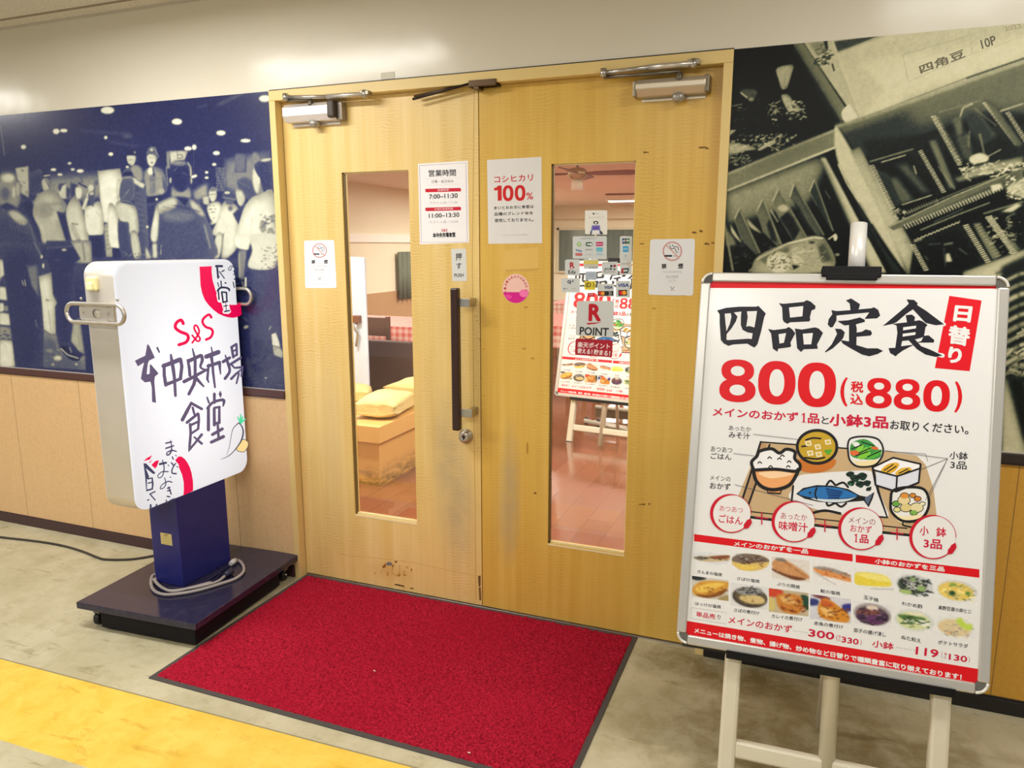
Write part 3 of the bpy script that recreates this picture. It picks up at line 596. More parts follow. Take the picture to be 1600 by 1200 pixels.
v.poly([(660,-20),(860,-20),(870,190),(700,190),(760,150),(710,60)], .62, .8); v.line([(780,0),(800,170)], 10, .3, .6); v.line([(510,160),(570,165)], 5, .3, .6)
v.poly([(365,312),(412,300),(485,275),(500,480),(540,560),(520,600),(530,860),(470,850),(415,810),(398,560)], .9, .6); v.line([(458,625),(488,860)], 10, .62, .6); v.poly([(430,520),(485,540),(435,552)], .55, .5)
v.poly([(415,815),(470,855),(535,865),(560,985),(740,1090),(800,1050),(805,1190),(415,1165)], .28, 1); v.ell(545,1080,38,22,.85,1.2); v.ell(470,1010,34,14,.5,1.4); v.ell(500,1140,14,10,.7,.8); v.ell(720,1138,14,7,.8,.5); v.bits(430,930,560,1150,20,.55,14)
v.blob([(568,985),(640,965),(675,1020),(748,1070),(735,1108),(650,1085)], .05, .5); v.line([(572,988),(640,1050),(740,1082)], 9, .92, .4); v.line([(655,975),(675,1030)], 9, .7, .8)
v.poly([(690,740),(752,698),(800,1050),(740,1010),(670,920)], .62, .8); v.line([(735,860),(760,1010)], 6, .45, .6)
cv.vol = .12; v = cv.view(360, 380, 5)                                   # lower right of the print
v.poly([(40,200),(420,200),(440,1135),(120,1135)], .13, 3); v.poly([(175,210),(370,180),(430,1135),(220,1135)], .2, 8)
v.poly([(50,-40),(360,-40),(370,150),(320,215),(140,195),(60,120)], .14, 1.5)
v.blob([(45,-60),(160,-60),(150,30),(130,55),(50,30)], .88, .8); v.blob([(160,-60),(365,-60),(372,130),(320,205),(145,190),(175,60)], .84, .8); v.bits(240,10,360,200,30,.35,18,.8)
v.poly([(70,60),(130,60),(108,285),(70,280)], .42, .8); v.line([(72,80),(75,270)], 10, .66, .7); v.line([(122,270),(122,345)], 16, .92, .4); v.line([(95,300),(115,375)], 8, .6, .5)
v.ell(125,657,20,12,.7,.5,1.,-20); v.line([(100,580),(140,610)], 6, .4, .7); v.line([(305,680),(320,650)], 8, .6, .5)
v.poly([(325,715),(358,700),(385,775),(390,812),(332,800)], .95, .4); v.poly([(334,808),(390,814),(414,858),(410,900),(345,875)], .72, .5); v.ell(280,1055,8,5,.9,.4)
v.bits(140,820,430,1130,26,.34,18,.5); v.line([(140,900),(160,1050)], 22, .26, 2)
cv.a = gblur(cv.a, .45); cv.a *= 1+np.clip(fnoise(*cv.a.shape, 3.2, .035)+fnoise(*cv.a.shape, 9, .012), -.35, .3)*(cv.a > .3); cv.a += fnoise(*cv.a.shape, .8, .018); cv.a = np.clip(cv.a, 0, 1)
TONE_L = [(0., (10,12,32)), (.13, (38,44,92)), (.3, (86,92,114)), (.55, (150,150,136)), (.8, (200,202,184)), (1., (230,231,217))]  # navy darks hold reflected haze, painted into the print tones
mural('wall_mural', 'black and white photo mural of a market crowd behind the lit sign', cv, TONE_L, -3.4, -.0005, ZR, FH, .003, lambda p: np.where(p < -4, np.mod(p+4, 172)+60, p))

# --- right: black and white print of boxes of vegetables
cv = Canvas(1120, 20, 500, 730, .07); cv.vol = .0
v = cv.view(1130, 30, 3.0)
v.poly([(500,95),(1500,0),(1500,180),(640,468)], .8, .5); v.poly([(500,95),(540,90),(760,330),(660,460),(640,468)], .74, 3); v.poly([(380,110),(505,96),(640,468),(572,480)], .7, .8)
v.poly([(530,160),(1500,-120),(1500,60),(1040,150),(620,200)], .7, 6, .7); v.poly([(520,106),(748,74),(540,157)], .26, .6); v.line([(540,157),(760,78)], 7, .6, 1.2)
v.line([(372,113),(576,412)], 11, .03, .5); v.poly([(326,114),(378,112),(574,415),(556,486)], .46, 1.); v.line([(330,116),(548,480)], 16, .2, 4)
v.bits(420,120,500,215,36,.2,14,.8); v.poly([(470,100),(490,100),(494,145),(480,140)], .15, .5); v.line([(512,210),(522,245)], 7, .08, .4); v.poly([(400,112),(470,104),(480,150),(440,170)], .45, 2, .6)
v.blob([(556,440),(590,402),(612,430),(632,462),(575,486)], .84, .6)
v.line([(842,168),(870,294)], 2.5, .62, .3); v.line([(842,168),(1160,78)], 2.5, .62, .3); v.line([(870,294),(1166,166),(1160,78)], 2.5, .66, .3); v.line([(850,205),(1130,128)], 2, .7, .3); v.line([(1166,166),(1500,50)], 2, .68, .3)
v.line([(640,470),(1180,262),(1500,160)], 4, .4, .6); v.line([(1140,280),(1420,182)], 7, .18, .6)
v.poly([(545,505),(1500,165),(1500,460),(1260,420),(640,660)], .22, 2); v.poly([(850,400),(1500,190),(1500,420),(1150,430),(900,500)], .42, 10); v.line([(530,505),(660,468),(1500,172)], 16, .74, 2.2); v.line([(545,525),(1500,195)], 22, .5, 5)
v.poly([(20,722),(530,512),(545,560),(530,604),(20,806)], .5, 1); v.line([(20,728),(530,520)], 8, .66, 1.2); v.ell(300,640,200,26,.42,6,.8,-22); v.line([(20,806),(528,602)], 9, .84, .8)
v.poly([(20,815),(460,650),(480,760),(540,960),(560,1170),(20,1170)], .07, 1); v.poly([(20,818),(460,652),(470,700),(400,860),(20,960)], .52, 5); v.poly([(20,830),(440,670),(400,760),(20,900)], .58, 8)
v.poly([(458,652),(482,650),(650,960),(770,1190),(700,1190)], .76, 1.5); v.line([(470,665),(700,1190)], 10, .4, 3); v.poly([(482,645),(528,612),(540,690),(700,960),(850,1190),(770,1190),(640,950)], .06, 1); v.line([(650,960),(830,1190)], 12, .28, 2)
v.blob([(524,516),(545,520),(640,680),(760,900),(900,1190),(860,1190),(700,960),(545,690)], .76, 1.2); v.line([(540,680),(580,770),(700,960)], 6, .84, .6); v.line([(600,620),(905,1190)], 8, .55, 2)
cv.vol = .4; v = cv.view(1130, 240, 6.317)                              # bean packs in the left tray
for p, g in (([(115,650),(165,545),(365,985),(330,1010),(185,860)], .34), ([(335,575),(395,450),(580,905),(535,920),(405,790)], .42), ([(488,480),(550,350),(835,840),(700,880),(560,650)], .48), ([(658,440),(705,300),(1000,810),(930,820),(770,600)], .34), ([(855,380),(905,255),(1090,770),(1060,740),(930,520)], .2)):
    v.poly(p, g, .8); q = p+[p[0]]
    v.line(q[:3], 12, .74, .7); v.line([q[0], q[-2]], 6, .6, .8)
v.poly([(560,640),(640,570),(700,640),(760,760),(700,870),(640,760)], .12, 1); v.poly([(690,470),(760,540),(870,760),(800,720)], .12, 1); v.poly([(430,700),(470,640),(540,880),(480,860)], .14, 1); v.ell(600,540,60,40,.72,2)
v.line([(170,560),(365,985)], 18, .62, .6); v.line([(400,460),(575,900)], 14, .72, .6); v.blob([(75,700),(100,740),(185,880),(150,860),(85,780)], .74, .8); v.blob([(235,640),(300,700),(385,790),(330,770),(260,720)], .66, .8); v.line([(470,560),(545,680)], 12, .7, .6); v.poly([(10,700),(120,850),(140,910),(30,920)], .5, 2)
v.line([(15,680),(100,1165)], 22, .66, .7); v.line([(1010,370),(1060,450)], 6, .6, .5); v.line([(1040,850),(1110,800)], 14, .85, .5); v.ell(1110,830,20,36,.85,.6); v.ell(1130,1000,24,14,.6,.8)
v.bits(60,880,560,1100,30,.4,24,.7)
v.blob([(290,1120),(320,1040),(420,970),(640,880),(860,815),(980,825),(1020,860),(1115,1070),(970,1180),(300,1180)], .66, .7); v.line([(330,1050),(640,890),(900,830),(990,840)], 16, .88, .7); v.poly([(370,1050),(640,930),(660,960),(440,1100)], .4, 2); v.ell(555,1075,125,108,.88,.8); v.bits(450,1000,660,1140,34,.5,26,.8)
v.poly([(930,900),(1010,880),(1090,1060),(980,1080)], .3, 2); v.blob([(680,1000),(780,1020),(810,1090),(720,1110)], .82, 1); v.line([(730,980),(900,960)], 10, .8, .6); v.ell(880,880,30,10,.15,.8); v.ell(880,1110,50,22,.7,1); v.bits(680,860,1000,1140,40,.75,26,.7); v.poly([(680,1100),(760,1110),(700,1150)], .1, .8)
v = cv.view(1330, 220, 5.715)                              # packs of winged beans
v.poly([(100,0),(1600,-160),(1600,1240),(520,1240)], .1, 3)
v.poly([(0,90),(80,60),(560,950),(520,1200)], .74, 1.2); v.poly([(0,480),(60,560),(420,1200),(330,1200)], .1, 1); v.line([(70,560),(400,1180)], 14, .32, 2)
v.poly([(160,190),(560,70),(860,440),(460,640),(370,600)], .1, 1); v.line([(165,190),(560,75)], 12, .7, .6); v.line([(270,195),(490,130)], 9, .8, .5)
v.poly([(340,330),(410,320),(565,525),(450,570)], .36, 2); v.poly([(395,210),(500,200),(720,470),(640,470)], .32, 2.5); v.poly([(230,260),(330,300),(440,560),(380,600)], .2, 1.5); v.line([(455,575),(725,487)], 9, .78, .5); v.line([(560,225),(585,300)], 9, .85, .6)
v.ribs((165,232),(350,610),(44,-10),25,9,.82); v.ribs((600,100),(810,465),(38,-12),25,9,.82); v.ribs((470,640),(760,520),(16,30),14,7,.6); v.bits(370,620,470,700,26,.8,22)
v.poly([(690,0),(760,-10),(940,430),(880,430)], .46, 1.5); v.line([(780,230),(930,440)], 6, .7, .8)
v.poly([(820,-40),(1380,-130),(1540,100),(1540,180),(1000,260),(920,200)], .12, 1.5); v.poly([(940,-20),(1050,-60),(1090,160),(1010,170)], .3, 2); v.ribs((715,-210),(950,220),(44,-8),30,9,.82); v.ribs((760,-200),(970,190),(30,-6),26,6,.6); v.ribs((1175,-330),(1460,40),(46,-12),28,9,.82)
v.line([(780,-250),(1170,-360)], 11, .66, .7); v.poly([(900,-200),(990,-230),(1010,-60),(950,-20)], .4, 3); v.poly([(1000,-250),(1130,-280),(1300,-40),(1180,40),(1060,-100)], .24, 2); v.line([(975,-210),(1000,-290),(1090,-330)], 12, .8, 1); v.line([(1100,-290),(1300,-130)], 9, .55, 1); v.line([(1050,60),(1060,-90)], 8, .6, 1); v.line([(1190,120),(1150,-60)], 10, .7, 1)
v.poly([(1180,-380),(1280,-330),(1540,40),(1480,60)], .4, 1.5); v.line([(1330,-260),(1540,-330)], 14, .7, .8); v.ribs((1380,-240),(1560,40),(40,-12),20,9,.75)
v.blob([(1060,150),(1150,110),(1230,140),(1210,190),(1080,205)], .85, .8); v.poly([(920,340),(1000,310),(1110,230),(1540,140),(1540,220),(1100,330),(960,370)], .62, 2); v.bits(940,200,1540,330,90,.85,34); v.line([(1090,215),(1340,80)], 8, .8, .6)
v.poly([(335,770),(1380,300),(1540,250),(1540,330),(1380,420),(640,700),(380,800)], .3, 1); v.poly([(340,770),(900,500),(1400,300),(1360,350),(640,680),(380,795)], .5, 1.5); v.line([(340,770),(900,505),(1400,300)], 12, .84, .6); v.line([(500,650),(1000,440),(1300,330)], 7, .6, .6)
v.ribs((475,750),(1330,400),(26,40),34,9,.88); v.line([(620,800),(960,660),(1240,555)], 9, .7, .6); v.line([(740,730),(1000,610)], 8, .45, .8); v.poly([(1240,400),(1340,380),(1360,420),(1270,460)], .85, 1)
v.poly([(540,940),(960,730),(1230,1080),(1000,1160),(660,1160)], .1, 1); pts = [(565+i*17, 893-i*7+(8 if i % 2 else -8)) for i in range(25)]; v.line(pts, 9, .82, .4); v.line([(560,905),(640,880)], 14, .6, .8)
v.ribs((530,940),(650,1160),(44,-8),15,10,.8); v.ribs((1000,765),(1200,1090),(50,-14),20,12,.78); v.line([(830,930),(910,915)], 14, .6, 1); v.poly([(850,1010),(880,1010),(905,1080),(850,1085)], .8, 1); v.line([(830,960),(845,1130)], 6, .5, .8); v.line([(960,960),(1040,1020)], 8, .5, .8); v.line([(690,930),(800,920)], 7, .45, .8); v.line([(660,1030),(690,1070)], 7, .5, .8)
v.poly([(1085,740),(1150,730),(1345,1030),(1265,1065)], .5, 1.2); v.ribs((1110,760),(1290,1040),(50,-16),12,5,.64); v.ribs((1200,690),(1430,1010),(60,-16),22,14,.74); v.bits(1200,680,1440,1000,40,.8,24); v.line([(1180,655),(1540,545)], 13, .7, .8); v.poly([(1330,640),(1480,560),(1540,570),(1440,640)], .82, 1.5)
v.blob([(1390,410),(1460,370),(1540,330),(1600,350),(1600,500),(1490,500),(1400,460)], .74, 2); v.bits(1380,330,1560,520,40,.9,30); v.line([(1380,720),(1400,680),(1470,650)], 8, .6, 1); v.poly([(1390,860),(1460,900),(1520,980),(1470,980)], .45, 1.5); v.bits(1390,700,1540,900,14,.6,18)
v.poly([(1000,1175),(1540,975),(1700,960),(1700,1090),(1290,1240),(1000,1240)], .76, 1.5); v.line([(1290,1190),(1600,1080)], 26, .3, 2)
v = cv.view(1130, 60, 6)                                   # dark crate with leeks
v.blob([(500,290),(580,256),(660,258),(640,350),(600,470),(555,480),(520,380)], .7, .8)
for k in range(7): v.line([(520+k*20,280),(560+k*6,470)], 4, .45, .5)
v.poly([(532,490),(600,476),(612,516),(545,526)], .02, .5); v.blob([(545,540),(610,530),(660,590),(730,660),(715,690),(640,715),(600,670)], .66, .8); v.poly([(640,620),(690,650),(660,660)], .2, .6); v.line([(620,700),(660,690),(720,710)], 10, .05, .5)
v.bits(420,600,760,770,40,.75,26); v.bits(80,560,520,1000,46,.5,16,.6); v.line([(420,710),(465,630)], 7, .6, .4); v.line([(450,730),(490,680),(550,650)], 7, .7, .4); v.blob([(160,500),(230,480),(320,500),(280,590),(230,570)], .3, 1.5); v.line([(165,510),(230,560)], 12, .75, .5); v.ell(265,575,24,16,.6,1)
v.line([(75,640),(180,620)], 7, .6, .4); v.line([(140,650),(180,655)], 6, .7, .4); v.poly([(55,862),(130,860),(60,920)], .66, .6); v.blob([(45,990),(120,980),(280,1015),(310,1045),(200,1060),(50,1095)], .66, .7); v.blob([(325,1040),(420,975),(480,955),(500,985),(420,1020),(350,1055)], .68, .7); v.bits(60,900,540,1050,60,.75,24); v.bits(40,1080,240,1190,50,.6,22); v.bits(420,900,680,1010,26,.75,24)
v = cv.view(1540, 400, 8)                                  # crate ends right of the menu stand
v.poly([(200,140),(700,-100),(700,2600),(200,2600)], .12, 3)
for k in range(13): v.line([(220,330+k*130),(420,230+k*128),(700,180+k*120)], 46+10*(k % 3), .72-.12*(k % 2), 2); 
v.poly([(200,1500),(320,1560),(520,2450),(700,2500),(700,2700),(200,2700)], .76, 3); v.poly([(260,1500),(480,1500),(620,2300),(480,2300)], .1, 3); v.bits(220,900,500,1500,30,.8,70)
cv.a *= 1+np.clip(fnoise(*cv.a.shape, 3., .02), -.3, .3)*(cv.a > .15); cv.a += fnoise(*cv.a.shape, .8, .02); cv.a = np.clip(cv.a, 0, 1)
TONE_R = [(0., (8,10,10)), (.1, (14,18,18)), (.25, (44,54,50)), (.5, (124,126,96)), (.78, (214,209,172)), (1., (240,238,218))]
mur = mural('wall_mural', 'black and white photo mural of vegetable boxes behind the menu stand', cv, TONE_R, FW+.0005, 3.6, ZR, FH, .0023, lambda p: np.where(p < 1605, p, 1250+np.mod(p-1605, 350)))
def mtext(st, a, b, c, col, bold):
    q = Print(lambda px, py: (lambda w_: (w_.x, w_.z))(onY(px, py, -.0008)), lambda u, v_, h: (u, -.0010-h, v_)).view(1330, 30, 5.715); q.text(st, a, b, c, col, 1, bold); q.build('lettering', mur)
mtext('四角豆', (600,415), (1000,262), (622,492), (104,98,72), .03); mtext('10P', (1150,188), (1280,142), (1170,268), (84,80,58), .02); mtext('2022', (1360,72), (1510,40), (1375,108), (150,142,108), 0)
# ================================================================== lit sign on its rolling stand
SX, SY0, SY1, SZ0, SZ1 = -.200, -.650, -.040, .500, 1.442
sg = thing('illuminated_sign', 'lit white sign with brush lettering on a dark blue rolling stand', 'sign', (-.285, -.345, 0))
M_case = NT('sign_case'); g_ = M_case.noise(M_case.obj(), 6, 2); M_case = M_case.set(M_case.mix(g_, C3((206,199,188)), C3((220,214,204))), .38, .35, .5)
mb = MB(); mb.prism([(-.358, y, z) for y, z in rrect(SY0, SY1, SZ0, SZ1, .055, 8)], (.146, 0, 0), M_case, True); mb.build('sign_case', sg, bevel=.004)
def lit_mat(name, strength):
    t = NT(name); o = t.obj(); q = t.mp(o, (.001, 1/.42, 1/.62), (0, .345/.42, -.97/.62)); g = t.n('TexGradient', gradient_type='SPHERICAL'); t.l(q, g.inputs[0])
    t.set((.2,.2,.21), .3, 0, .3); t.b.inputs['Emission Color'].default_value = (.955, .955, 1., 1)
    t.l(t.math('MULTIPLY_ADD', g.outputs['Fac'], strength*.42, strength*.66), t.b.inputs['Emission Strength']); return t.m
M_lit = lit_mat('lit_acrylic', 1.0)
def face(x, s):
    bm = bmesh.new(); rings = []
    for dx, ins in ((-.012, .0), (-.004, .001), (-.0006, .008), (.0, .016)):
        rings.append([bm.verts.new((x+s*dx, y, z)) for y, z in rrect(SY0+ins, SY1-ins, SZ0+ins, SZ1-ins, .055-ins*.5, 8)])
    n = len(rings[0])
    for a, b in zip(rings, rings[1:]):
        for i in range(n): bm.faces.new((a[i], a[(i+1) % n], b[(i+1) % n], b[i]))
    bm.faces.new(rings[-1]); return bm
sp = Print(lambda px, py: (lambda q: (q.y, q.z))(onX(px, py, SX)), lambda u, v, h: (SX+h, u, v))
sp.bm(face(SX, 1), M_lit); sp.emit = .55
RED, INK, NAV = (224,0,80), (92,84,120), (58,64,98)
P_ = sp.view(200, 480, 8)
P_.stroke([(690,205),(662,160),(605,195),(592,255),(650,305),(735,340),(752,390),(720,440),(635,470)], 40, RED)
P_.stroke([(802,445),(885,325),(872,250),(840,225),(826,265),(860,330),(900,395),(868,425),(802,352)], 24, RED)
P_.stroke([(1040,128),(1010,92),(945,140),(932,190),(970,245),(1040,272),(1058,320),(1030,378),(975,405)], 32, RED)
P_.poly([(240,460),(265,480),(335,632),(262,668),(248,700),(232,830),(240,842),(270,830),(272,715),(285,715),(382,828),(335,868),(328,930),(350,1195),(300,1185),(296,1000),(280,930),(210,940),(160,895),(175,800),(200,690),(122,740),(85,668),(215,605)], INK, 2)
P_.stroke([(365,508,26),(390,562,20)], 22, INK)
for st in ([(450,720,40),(452,850,42),(472,972,46)], [(440,735,50),(560,690,56),(645,655,56)], [(655,650,44),(672,740,44),(656,875,44)], [(470,968,44),(570,930,42),(660,892,40)], [(535,595,26),(545,660,40),(562,760,46),(580,900,40),(592,1105,36)],
           [(805,520,18),(828,610,32)], [(745,660,30),(765,760,40),(772,850,40)], [(760,672,50),(850,630,46),(905,604,44)], [(915,605,44),(928,660,42),(905,750,30),(975,785,22)], [(838,650,40),(838,840,40)], [(700,930,46),(800,880,44),(980,782,34)], [(850,850,48),(822,965,44),(760,1085,40)], [(858,895,44),(942,988,26)],
           [(1040,500,16),(1052,560,22)], [(978,618,56),(1128,562,58)], [(1040,612,44),(1052,690,36)], [(1008,720,30),(990,900,34),(1008,940,18)], [(998,735,40),(1080,712,42),(1142,690,44)], [(1142,690,44),(1148,760,30),(1156,835,16)], [(1055,695,34),(1062,810,34),(1086,1000,26)],
           [(1215,600,16),(1245,690,36),(1270,800,34),(1212,892,38)], [(1188,682,40),(1270,632,38)], [(1295,505,32),(1315,625,34)], [(1290,500,30),(1352,462,32)], [(1355,462,30),(1360,595,30)], [(1310,552,22),(1352,530,22)], [(1312,618,28),(1362,595,28)], [(1282,712,32),(1408,632,34)], [(1290,715,30),(1330,758,26),(1430,750,34)], [(1430,752,30),(1418,862,26)], [(1290,895,34),(1350,832,28),(1420,775,20)], [(1385,830,26),(1355,952,22)]):
    P_.stroke(st, 30, INK, 2, len(st) > 3)
P_ = sp.view(260, 600, 10)
for st in ([(388,295,44),(320,425,58),(248,560,56)], [(385,298,46),(552,390,44)], [(410,370,40),(435,470,36)], [(320,602,46),(490,465,46)], [(500,470,40),(506,560,42),(495,700,40)], [(385,640,40),(500,585,36)], [(385,775,36),(498,700,36)], [(370,630,46),(376,780,42),(362,960,42),(350,1050,20)], [(360,1025,36),(440,930,36),(550,790,44)], [(435,830,30),(550,930,42)],
           [(635,210,28),(662,290,34)], [(748,155,46),(748,290,46)], [(840,115,16),(840,160,54),(846,205,16)], [(642,380,46),(720,292,44),(860,248,46),(898,268,50),(885,342,26)], [(655,380,48),(655,715,52)], [(745,385,46),(748,640,50)], [(750,372,40),(832,358,36)], [(825,365,38),(825,605,46)], [(750,618,46),(820,606,42)], [(800,620,40),(815,850,42)], [(718,790,48),(872,702,50)], [(700,910,48),(890,822,54)]):
    P_.stroke(st, 40, INK, 2, len(st) > 3)
for a in ((1112,515),(1158,475),(1192,510),(1232,548)): P_.stroke([(1160,608,34),a+(18,)], 24, (72,222,170), 2, False)
P_.blob([(1160,885),(1210,865),(1268,900),(1278,960),(1242,1030),(1200,1065),(1110,1045),(1095,1010)], (238,220,158), 2, 4)
LN = (70,72,92)
P_.stroke([(1130,605,16),(1040,700,11),(1005,850,9),(980,990,8),(940,1110,5)], 10, LN, 3); P_.stroke([(1130,605,16),(1182,672,20),(1198,770,24),(1160,900,22),(1060,1040,14),(960,1130,12),(850,1175,6)], 12, LN, 3)
P_.stroke([(1165,880),(1210,865),(1268,900),(1278,960),(1242,1030),(1200,1062),(1110,1045),(1095,1010)], 10, LN, 3)
P_ = sp.view(210, 680, 10)
P_.poly([(640,385),(690,330),(740,335),(790,375),(830,430),(870,510),(895,600),(915,720),(918,800),(915,872),(765,940),(772,850),(770,740),(745,620),(700,515),(690,455),(640,400)], RED, 1)
P_.poly([(140,405),(190,360),(280,310),(255,350),(240,380)], RED, 1); P_.poly([(225,430),(262,395),(280,388),(245,432)], RED, 1); P_.poly([(265,465),(330,400),(385,393),(350,490),(320,520)], RED, 1)
for st, w_ in (([(490,125),(578,105)], 26), ([(490,205),(608,165)], 26), ([(562,75,10),(580,190,22),(560,280,26),(512,312,24),(510,270,20),(590,238,26),(655,255,18)], 20), ([(590,338),(606,375)], 22), ([(640,310),(655,325)], 14)): P_.stroke(st, w_, INK, 3)
for st, w_ in (([(575,430),(612,472)], 22), ([(642,440,20),(592,520,20),(588,590,22),(650,600,24)], 22), ([(660,492),(680,497)], 15), ([(395,452),(492,430)], 34), ([(436,390,16),(462,500,18),(442,625,16),(385,668,14),(366,630,14),(430,572,16),(525,570,18)], 16), ([(525,465),(536,476)], 15),
               ([(470,665,14),(490,760,16),(450,825,14),(402,835,14),(430,775,14),(520,722,18),(585,735,18)], 15), ([(555,650),(566,660)], 14), ([(515,830),(552,815)], 20), ([(515,870),(562,858)], 20), ([(535,812),(572,920)], 22), ([(510,955),(550,962)], 22), ([(495,1015),(505,1055)], 20), ([(560,1020),(620,995)], 24),
               ([(215,680),(275,668),(285,760),(278,840),(200,860)], 28), ([(215,750),(272,735)], 20), ([(240,920),(320,880)], 20), ([(248,928),(322,1012)], 20), ([(205,1016),(222,1008)], 20), ([(252,1090),(252,1155)], 30), ([(335,1097),(350,1082)], 20)): P_.stroke(st, w_, NAV, 3, len(st[0]) == 3)
P_.poly([(140,440),(180,440),(325,585),(310,608),(285,602),(175,515),(215,610),(230,650),(195,690),(195,870),(185,890),(165,640)], NAV, 3)
P_ = sp.view(300, 400, 12)
P_.poly([(140,200),(370,190),(368,300),(385,450),(440,640),(500,780),(560,860),(640,895),(720,915),(830,915),(908,868),(932,1098),(860,1140),(775,1160),(680,1150),(600,1128),(500,1085),(400,1010),(310,920),(240,825),(190,700),(160,560)], RED, 1)
P_.stroke([(500,720),(520,830)], 90, (238,236,246), 2, False); P_.stroke([(600,860,110),(640,960,130),(665,1035,110)], 100, (238,236,246), 2, False); P_.stroke([(610,1045),(690,1035)], 80, (238,236,246), 2, False)
NV = (40,46,78)
for st, w_ in (([(450,190),(560,190)], 44), ([(470,215),(488,410)], 36), ([(485,400),(510,385)], 20), ([(512,290),(605,420)], 20), ([(560,290),(600,270)], 24), ([(480,500),(500,570)], 20), ([(540,470),(550,570)], 24), ([(620,505),(632,505)], 28), ([(478,650,34),(535,595,38),(640,595,36),(695,625,36),(695,655,24)], 30), ([(490,640),(505,810)], 28), ([(555,680),(582,870)], 32), ([(560,675),(640,682)], 30), ([(645,690),(652,850)], 30), ([(582,868),(660,848)], 32), ([(630,880),(640,1040)], 14), ([(592,942),(660,930)], 20), ([(610,1042),(700,1022)], 26),
               ([(790,190,14),(722,190,14),(680,250,14),(722,265,14),(750,205,12),(830,230,14)], 14), ([(790,280),(838,400)], 32), ([(778,350),(830,322)], 20), ([(788,430),(828,452)], 22), ([(770,490),(790,590)], 20), ([(822,528),(868,512)], 20)): P_.stroke(st, w_, NV, 3, len(st[0]) == 3)
sp.build('front_panel', sg)
mb = MB(); mb.bm(face(-.361, -1), M_lit); mb.build('rear_panel', sg)
for y, nm in ((SY0-.028, 'near'), (SY1+.022, 'far')):
    c = onY(147, 490, y).z if nm == 'near' else onY(375, 463, y).z
    mb = MB(); pts = [(-.285+u, y, c+v) for u, v in rrect(-.142, .142, -.034, .034, .0339, 8)]; mb.tube(pts, .0075, mat((196,190,180), .32, .7), 8, True)
    for u in (-.062, .062): mb.box(-.285+u-.006, -.285+u+.006, min(y, y+.03 if nm == 'near' else y-.024), max(y, y+.03 if nm == 'near' else y-.024), c-.034, c-.024, M_steel); mb.box(-.285+u-.006, -.285+u+.006, min(y, y+.03 if nm == 'near' else y-.024), max(y, y+.03 if nm == 'near' else y-.024), c+.024, c+.034, M_steel)
    o = mb.build('grip_ring', sg)
    if nm == 'near':
        mb = MB()
        mb.prism([(-.285+u, y+.006, c+v) for u, v in rrect(-.085, .085, -.026, .026, .01, 3)], (0, .004, 0), M_case); mb.lathe([(.016, 0), (.016, .004), (.0, .004)], (-.285, y+.008, c), (0,-1,0), mat((40,38,40), .5))
        mb.lathe([(.016, 0), (.016, .005), (.0, .005)], (-.279, y+.008, c), (0,-1,0), M_case)
        for u, q in ((-.095, .05), (.085, .05), (-.06, 0), (.06, 0)): mb.lathe([(.006, 0), (.005, .004), (0, .005)], (-.285+u, SY0 if q else y+.008, c+q), (0,-1,0), M_steel, 10)
        mb.build('ring_bracket', sg)
a, b = onY(133, 432, SY0-.01), onY(152, 455, SY0-.01)
mb = MB(); mb.box(a.x, b.x, SY0-.014, SY0+.002, b.z, a.z, mat((238,228,170), .4, 0, .4, .02), bev=.007); sw = mb.build('switch_cover', sg)
mb = MB(); mb.box(a.x+.012, b.x-.012, SY0-.022, SY0-.013, b.z+.004, b.z+.03, mat((244,236,190), .35, 0, .4, .02), bev=.003); mb.build('rocker', sw)
tpost = NT('dark_blue_lacquer'); nz = tpost.noise(tpost.obj(), 14, 4); M_blue = tpost.set(tpost.mix(nz, C3((36,40,112)), C3((46,48,124))), .32, 0, .28)
tb = NT('dark_base'); nz = tb.noise(tb.obj(), 40, 5); M_bs = tb.set(tb.mix(tb.ramp(nz, [(.5, 0.), (.72, .6)]), C3((42,40,64)), C3((66,58,74))), tb.ramp(tb.noise(tb.obj(), 8, 4), [(.3, .08), (.7, .2)]), 0, .5)
mb = MB(); mb.box(-.366, -.214, -.452, -.176, .11, .53, M_blue, bev=.003); post = mb.build('post', sg)
a, b = onY(250, 832, -.4535), onY(269, 853, -.4535)
pl = Print(lambda px, py: (lambda q: (q.x, q.z))(onY(px, py, -.4525)), lambda u, v, h: (u, -.4525-h, v)); pl.box(a.x, b.x, -.4526, -.4518, b.z, a.z, mat((216,200,136), .5)); pl.text('注意', (256,834), (262,834), (256,838), (150,120,50), 6); 
for k in range(3): pl.stroke([(254,841+k*4), (266,842+k*4)], .5, (190,170,100), 4, False)
pl.build('caution_label', post)
RB = Matrix.Rotation(R(3.7), 4, 'Z'); RB.translation = Vector((-.247, -.352, 0))
mb = MB(); mb.box(-.287, .287, -.338, .338, .083, .11, M_bs, RB, bev=.002)
base = mb.build('base_plate', sg)
mb = MB(); mb.box(-.19, .262, -.318, .215, .010, .083, mat((20,18,24), .6, 0, .2), RB); mb.build('base_skirt', base)  # inset skirt; its near-black also paints the shade under the plate
for sx, sy in ((-.235, -.285), (.235, -.285), (-.235, .285), (.235, .285)):
    mb = MB(); c = RB @ Vector((sx, sy, .026)); mb.lathe([(.008, -.012), (.022, -.012), (.026, -.008), (.026, .008), (.022, .012), (.008, .012)], c, (1,.3,0), M_black, 18)
    mb.box(c.x-.016, c.x+.016, c.y-.012, c.y+.014, .048, .083, mat((120,112,108), .4, .6)); mb.cyl(c+Vector((-.016,-.005,0)), c+Vector((.016,.005,0)), .005, M_steel, 8); mb.build('caster', sg)
